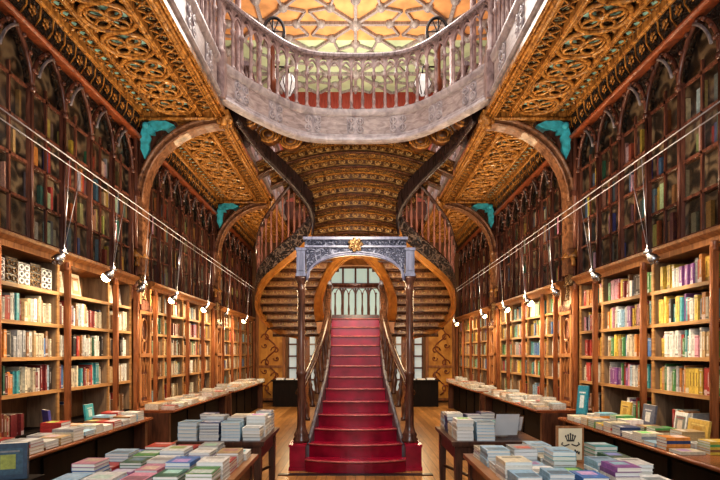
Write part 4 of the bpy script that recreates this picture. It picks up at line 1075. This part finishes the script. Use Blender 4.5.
# ---- books lying on the counters
def counter_row(s, y0, y1, pal, individual, nm):
    y = y0; q = 0
    while y < y1:
        l = R.uniform(.17, .22); nr = 2
        for r_ in range(nr):
            x = s * (2.83 + .25 * r_); n = R.randint(1, 4) + (1 if r_ else 0); cn = R.choice(pal); t = R.uniform(.016, .03); z = CT + .0015; wd = .2
            for k in range(n):
                c2 = cn if R.random() < .8 else R.choice(pal)
                if individual:
                    flat_book(x, y + l / 2, z, l * .92, .21, t, c2, PI / 2 + R.uniform(-.03, .03), '%s book %s up, %s pile along the %s counter, %s row' % (c2, ORD[k], ORD[q], nm, 'outer' if r_ == 0 else 'inner'), 'books lying on the %s counter' % nm, 'counter_book')
                else:
                    c = col(c2); far2.box(x - .1, x + .1, y, y + l * .92, z + .003, z + t - .003, 0, (.72, .68, .6)); far2.box(x - .103, x + .103, y, y + l * .93, z, z + .0029, 0, c); far2.box(x - .103, x + .103, y, y + l * .93, z + t - .0029, z + t, 0, c)
                z += t + .0006
        y += l + .012; q += 1
far2 = MB()
GREY = ['grey', 'white', 'cream', 'light blue', 'tan', 'white', 'orange', 'brown', 'red', 'grey']
counter_row(-1, 4.35, 6.7, GREY, True, 'near left'); counter_row(1, 4.35, 6.55, GREY + ['green', 'green', 'yellow', 'navy'], True, 'near right')
for s in (-1, 1):
    counter_row(s, 7.85, 11.1, GREY, False, ''); counter_row(s, 11.7, 15.5, GREY, False, '')
tag(far2.build('distant_counter_books', 'cover', tint=True), 'low piles of books along the farther counters', 'books', kind='stuff')

bpy.data.objects.remove(t)
# large books standing at the near end of the left counter
face_book('large_book', 'large dark blue book standing on the low table at the bottom left corner', 'book', -1, 3.74, .742, .24, .26, (.03, .06, .10), [(.04, .09, .13), (.30, .32, .07), (.2, .2, .2)], lean=.04, x=2.50, th=.06, turn=-1.2)
# face-out books in the lower compartments of the right bookcase
face_book('face_out_book', 'golden ochre book face out on the right counter under the lowest shelf', 'book', 1, 6.25, CT + .002, .22, .27, (.55, .36, .08), [(.62, .42, .12), (.40, .24, .05), (.2, .1, .04)], x=3.22)
face_book('face_out_book', 'dark grey book with pale arch picture, face out on the right counter', 'book', 1, 5.86, CT + .002, .24, .27, (.12, .13, .17), [(.14, .15, .2), (.66, .64, .58), (.5, .5, .5)], x=3.28)
face_book('face_out_book', 'tall teal book with white motifs standing at the far end of the right counter', 'book', 1, 6.88, CT + .002, .16, .42, (.03, .22, .30), [(.04, .26, .34), (.62, .70, .70), (.6, .66, .66)], x=2.98, turn=.5)
face_book('face_out_book', 'ochre photograph book leaning face out at the near end of the right counter', 'book', 1, 4.95, CT + .002, .30, .22, (.60, .40, .10), [(.52, .34, .10), (.42, .24, .05), (.7, .55, .2)], x=3.24)
face_book('face_out_book', 'white edged book leaning on the right counter beside the ochre one', 'book', 1, 5.28, CT + .002, .2, .25, (.75, .74, .70), [(.20, .22, .2), (.6, .5, .4), (.3, .1, .1)], x=3.28)
face_book('face_out_book', 'purple blue book upright on the left counter under the lowest shelf', 'book', -1, 5.55, CT + .002, .16, .25, (.10, .09, .30), [(.16, .14, .42), (.5, .5, .6), (.7, .6, .3)], x=3.26, turn=.9)
face_book('face_out_book', 'teal book leaning on the left counter beside the first red post', 'book', -1, 6.45, CT + .002, .2, .22, (.05, .30, .32), [(.08, .36, .38), (.5, .6, .55), (.6, .6, .5)], x=3.28)

# ---- back of the shop: gilt scroll panels and low cases
for s in (-1, 1):
    t = thing('scroll_panel', 'tall gilt door panel carved with vine scrolls on the back wall, %s of the stairs' % SIDE[s], 'panel', (s * 2.85, YB - .1, 0))
    b = MB(); b.box(s * 2.42, s * 3.28, YB - .10, YB, .1, 3.3); rel(t, b.build('panel', 'panelgold'))
    f = MB()
    for x in (2.40, 3.30): f.box(s * (x - .05), s * (x + .05), YB - .16, YB, 0, 3.4)
    for z in (.1, 1.2, 3.35): f.box(s * 2.4, s * 3.3, YB - .15, YB, z - .04, z + .04)
    rel(t, f.build('panel_frame', 'orange'))
    v = MB(); pts = [(s * (2.85 + .18 * math.sin(q * .5)), YB - .12, .25 + q * .072) for q in range(42)]; v.tube(pts, .022, 5)
    for k in range(7):
        zc = .45 + k * .43; m_ = -1 if k % 2 else 1
        v.tube([(s * (2.85 + m_ * .16 + (.16 - .014 * q) * math.cos(q * .6)), YB - .125, zc + (.16 - .014 * q) * math.sin(q * .6)) for q in range(11)], .02, 5)
    for k in range(7):
        zc = .62 + k * .43; m_ = 1 if k % 2 else -1
        v.tube([(s * (2.85 + m_ * .20 + (.11 - .010 * q) * math.cos(-q * .6)), YB - .125, zc + (.11 - .010 * q) * math.sin(-q * .6)) for q in range(11)], .016, 5); v.ball((s * (2.85 + m_ * .20), YB - .125, zc), .03, 6)
    rel(t, v.build('vine_scroll', 'redtrim'))
    c = thing('low_case', 'low dark case with papers on top before the back windows, %s of the stairs' % SIDE[s], 'case', (s * 2.0, 16.3, 0))
    b = MB(); b.box(s * 1.55, s * 2.55, 16.0, 16.6, 0, .78); b.box(s * 1.5, s * 2.6, 15.95, 16.65, .78, .82); rel(c, b.build('body', 'counter'))
    for k in range(3):
        bb = MB(); bb.box(-.12, .12, -.15, .15, 0, .02 + .015 * k); o = bb.build('leaflet_pad', 'paper', None, (s * (1.75 + .3 * k), 16.3, .8215)); tag(o, 'white leaflet pad on the low case %s of the stairs, %s from the stairs' % (SIDE[s], ORD[k]), 'leaflets', 'leaflet pads on the low cases')

# ------------------------------------------------------------------ light
def area(name, loc, size, power, colr, rot=(0, 0, 0), sy=None):
    l = bpy.data.lights.new(name, 'AREA'); l.energy = power; l.color = colr; l.size = size
    if sy: l.shape = 'RECTANGLE'; l.size_y = sy
    o = bpy.data.objects.new(name, l); C.objects.link(o); o.location = loc; o.rotation_euler = rot; return o
def point(name, loc, power, colr, r=.05):
    l = bpy.data.lights.new(name, 'POINT'); l.energy = power; l.color = colr; l.shadow_soft_size = r
    o = bpy.data.objects.new(name, l); C.objects.link(o); o.location = loc; return o
def spot(name, loc, target, power, colr, ang=1.7, r=.04):
    l = bpy.data.lights.new(name, 'SPOT'); l.energy = power; l.color = colr; l.shadow_soft_size = r; l.spot_size = ang; l.spot_blend = .8
    o = bpy.data.objects.new(name, l); C.objects.link(o); o.location = loc
    o.rotation_euler = (Vector(target) - Vector(loc)).to_track_quat('-Z', 'Y').to_euler(); return o
area('skylight', (0, 6, 10.3), 3.5, 340, (1, .95, .88), sy=9)
area('skylight_rear', (0, 13.2, 10.3), 3.0, 260, (1, .96, .9), sy=4)
area('upper_ceiling_fill', (0, 13.5, 7.2), 3.0, 230, (1, .92, .78), (PI, 0, 0), 5)  # unseen area light added to brighten the upper ceiling
for s in (-1, 1):
    for k, y in enumerate(lampd[s]):
        spot('track_spot', (s * 2.80, y, 2.72), (s * 3.5, y - .1, 1.55), 80 if k < 3 else 135, (1, .80, .56), 2.3)
        spot('aisle_ceiling_fill', (s * 2.75, y, 3.0), (s * 2.9, y + .1, 5.4), 50, (1, .82, .58), 2.7)  # added upward light brightening the aisle ceiling; the hung heads point down
point('stair_fill', (0, 9.3, 2.9), 48, (1, .74, .45), .3)  # added point light inside the staircase, lightening the soffit above
for s in (-1, 1): point('stair_side_fill', (s * 1.5, 9.2, 2.5), 45, (1, .74, .45), .2)  # added warm point lights lightening the carved undersides from the sides
point('stair_front_fill', (0, 6.6, 3.3), 95, (1, .84, .64), .4)  # added point light before the stairs, brightening the upper soffit
for s in (-1, 1): point('rear_point', (s * 1.5, 13.5, 2.3), 130, (1, .75, .45), .2)  # warm point light each side towards the rear, with no fixture
area('entrance_fill', (0, -.9, 3.6), 3.2, 120, (.86, .93, 1), (math.radians(58), 0, 0), 2.2)  # cool area light added behind the camera to brighten the tables
w = bpy.data.worlds.new('World'); bpy.context.scene.world = w; w.use_nodes = True
bg = w.node_tree.nodes['Background']; bg.inputs[0].default_value = (1, .95, .90, 1); bg.inputs[1].default_value = .85

# ------------------------------------------------------------------ camera
cam = bpy.data.cameras.new('camera'); co = bpy.data.objects.new('camera', cam); C.objects.link(co)
co.location = (0, 0, EYE); co.rotation_euler = (PI / 2, 0, 0)
cam.sensor_width = 36; cam.lens = FPX * 36 / 720; cam.shift_x = 4.5 / 720; cam.shift_y = 113 / 720; cam.clip_start = .05
bpy.context.scene.camera = co
sc = bpy.context.scene
sc.view_settings.view_transform = 'Standard'; sc.view_settings.look = 'Medium High Contrast'; sc.view_settings.exposure = 0.15
print('counts', n_ind, n_st)
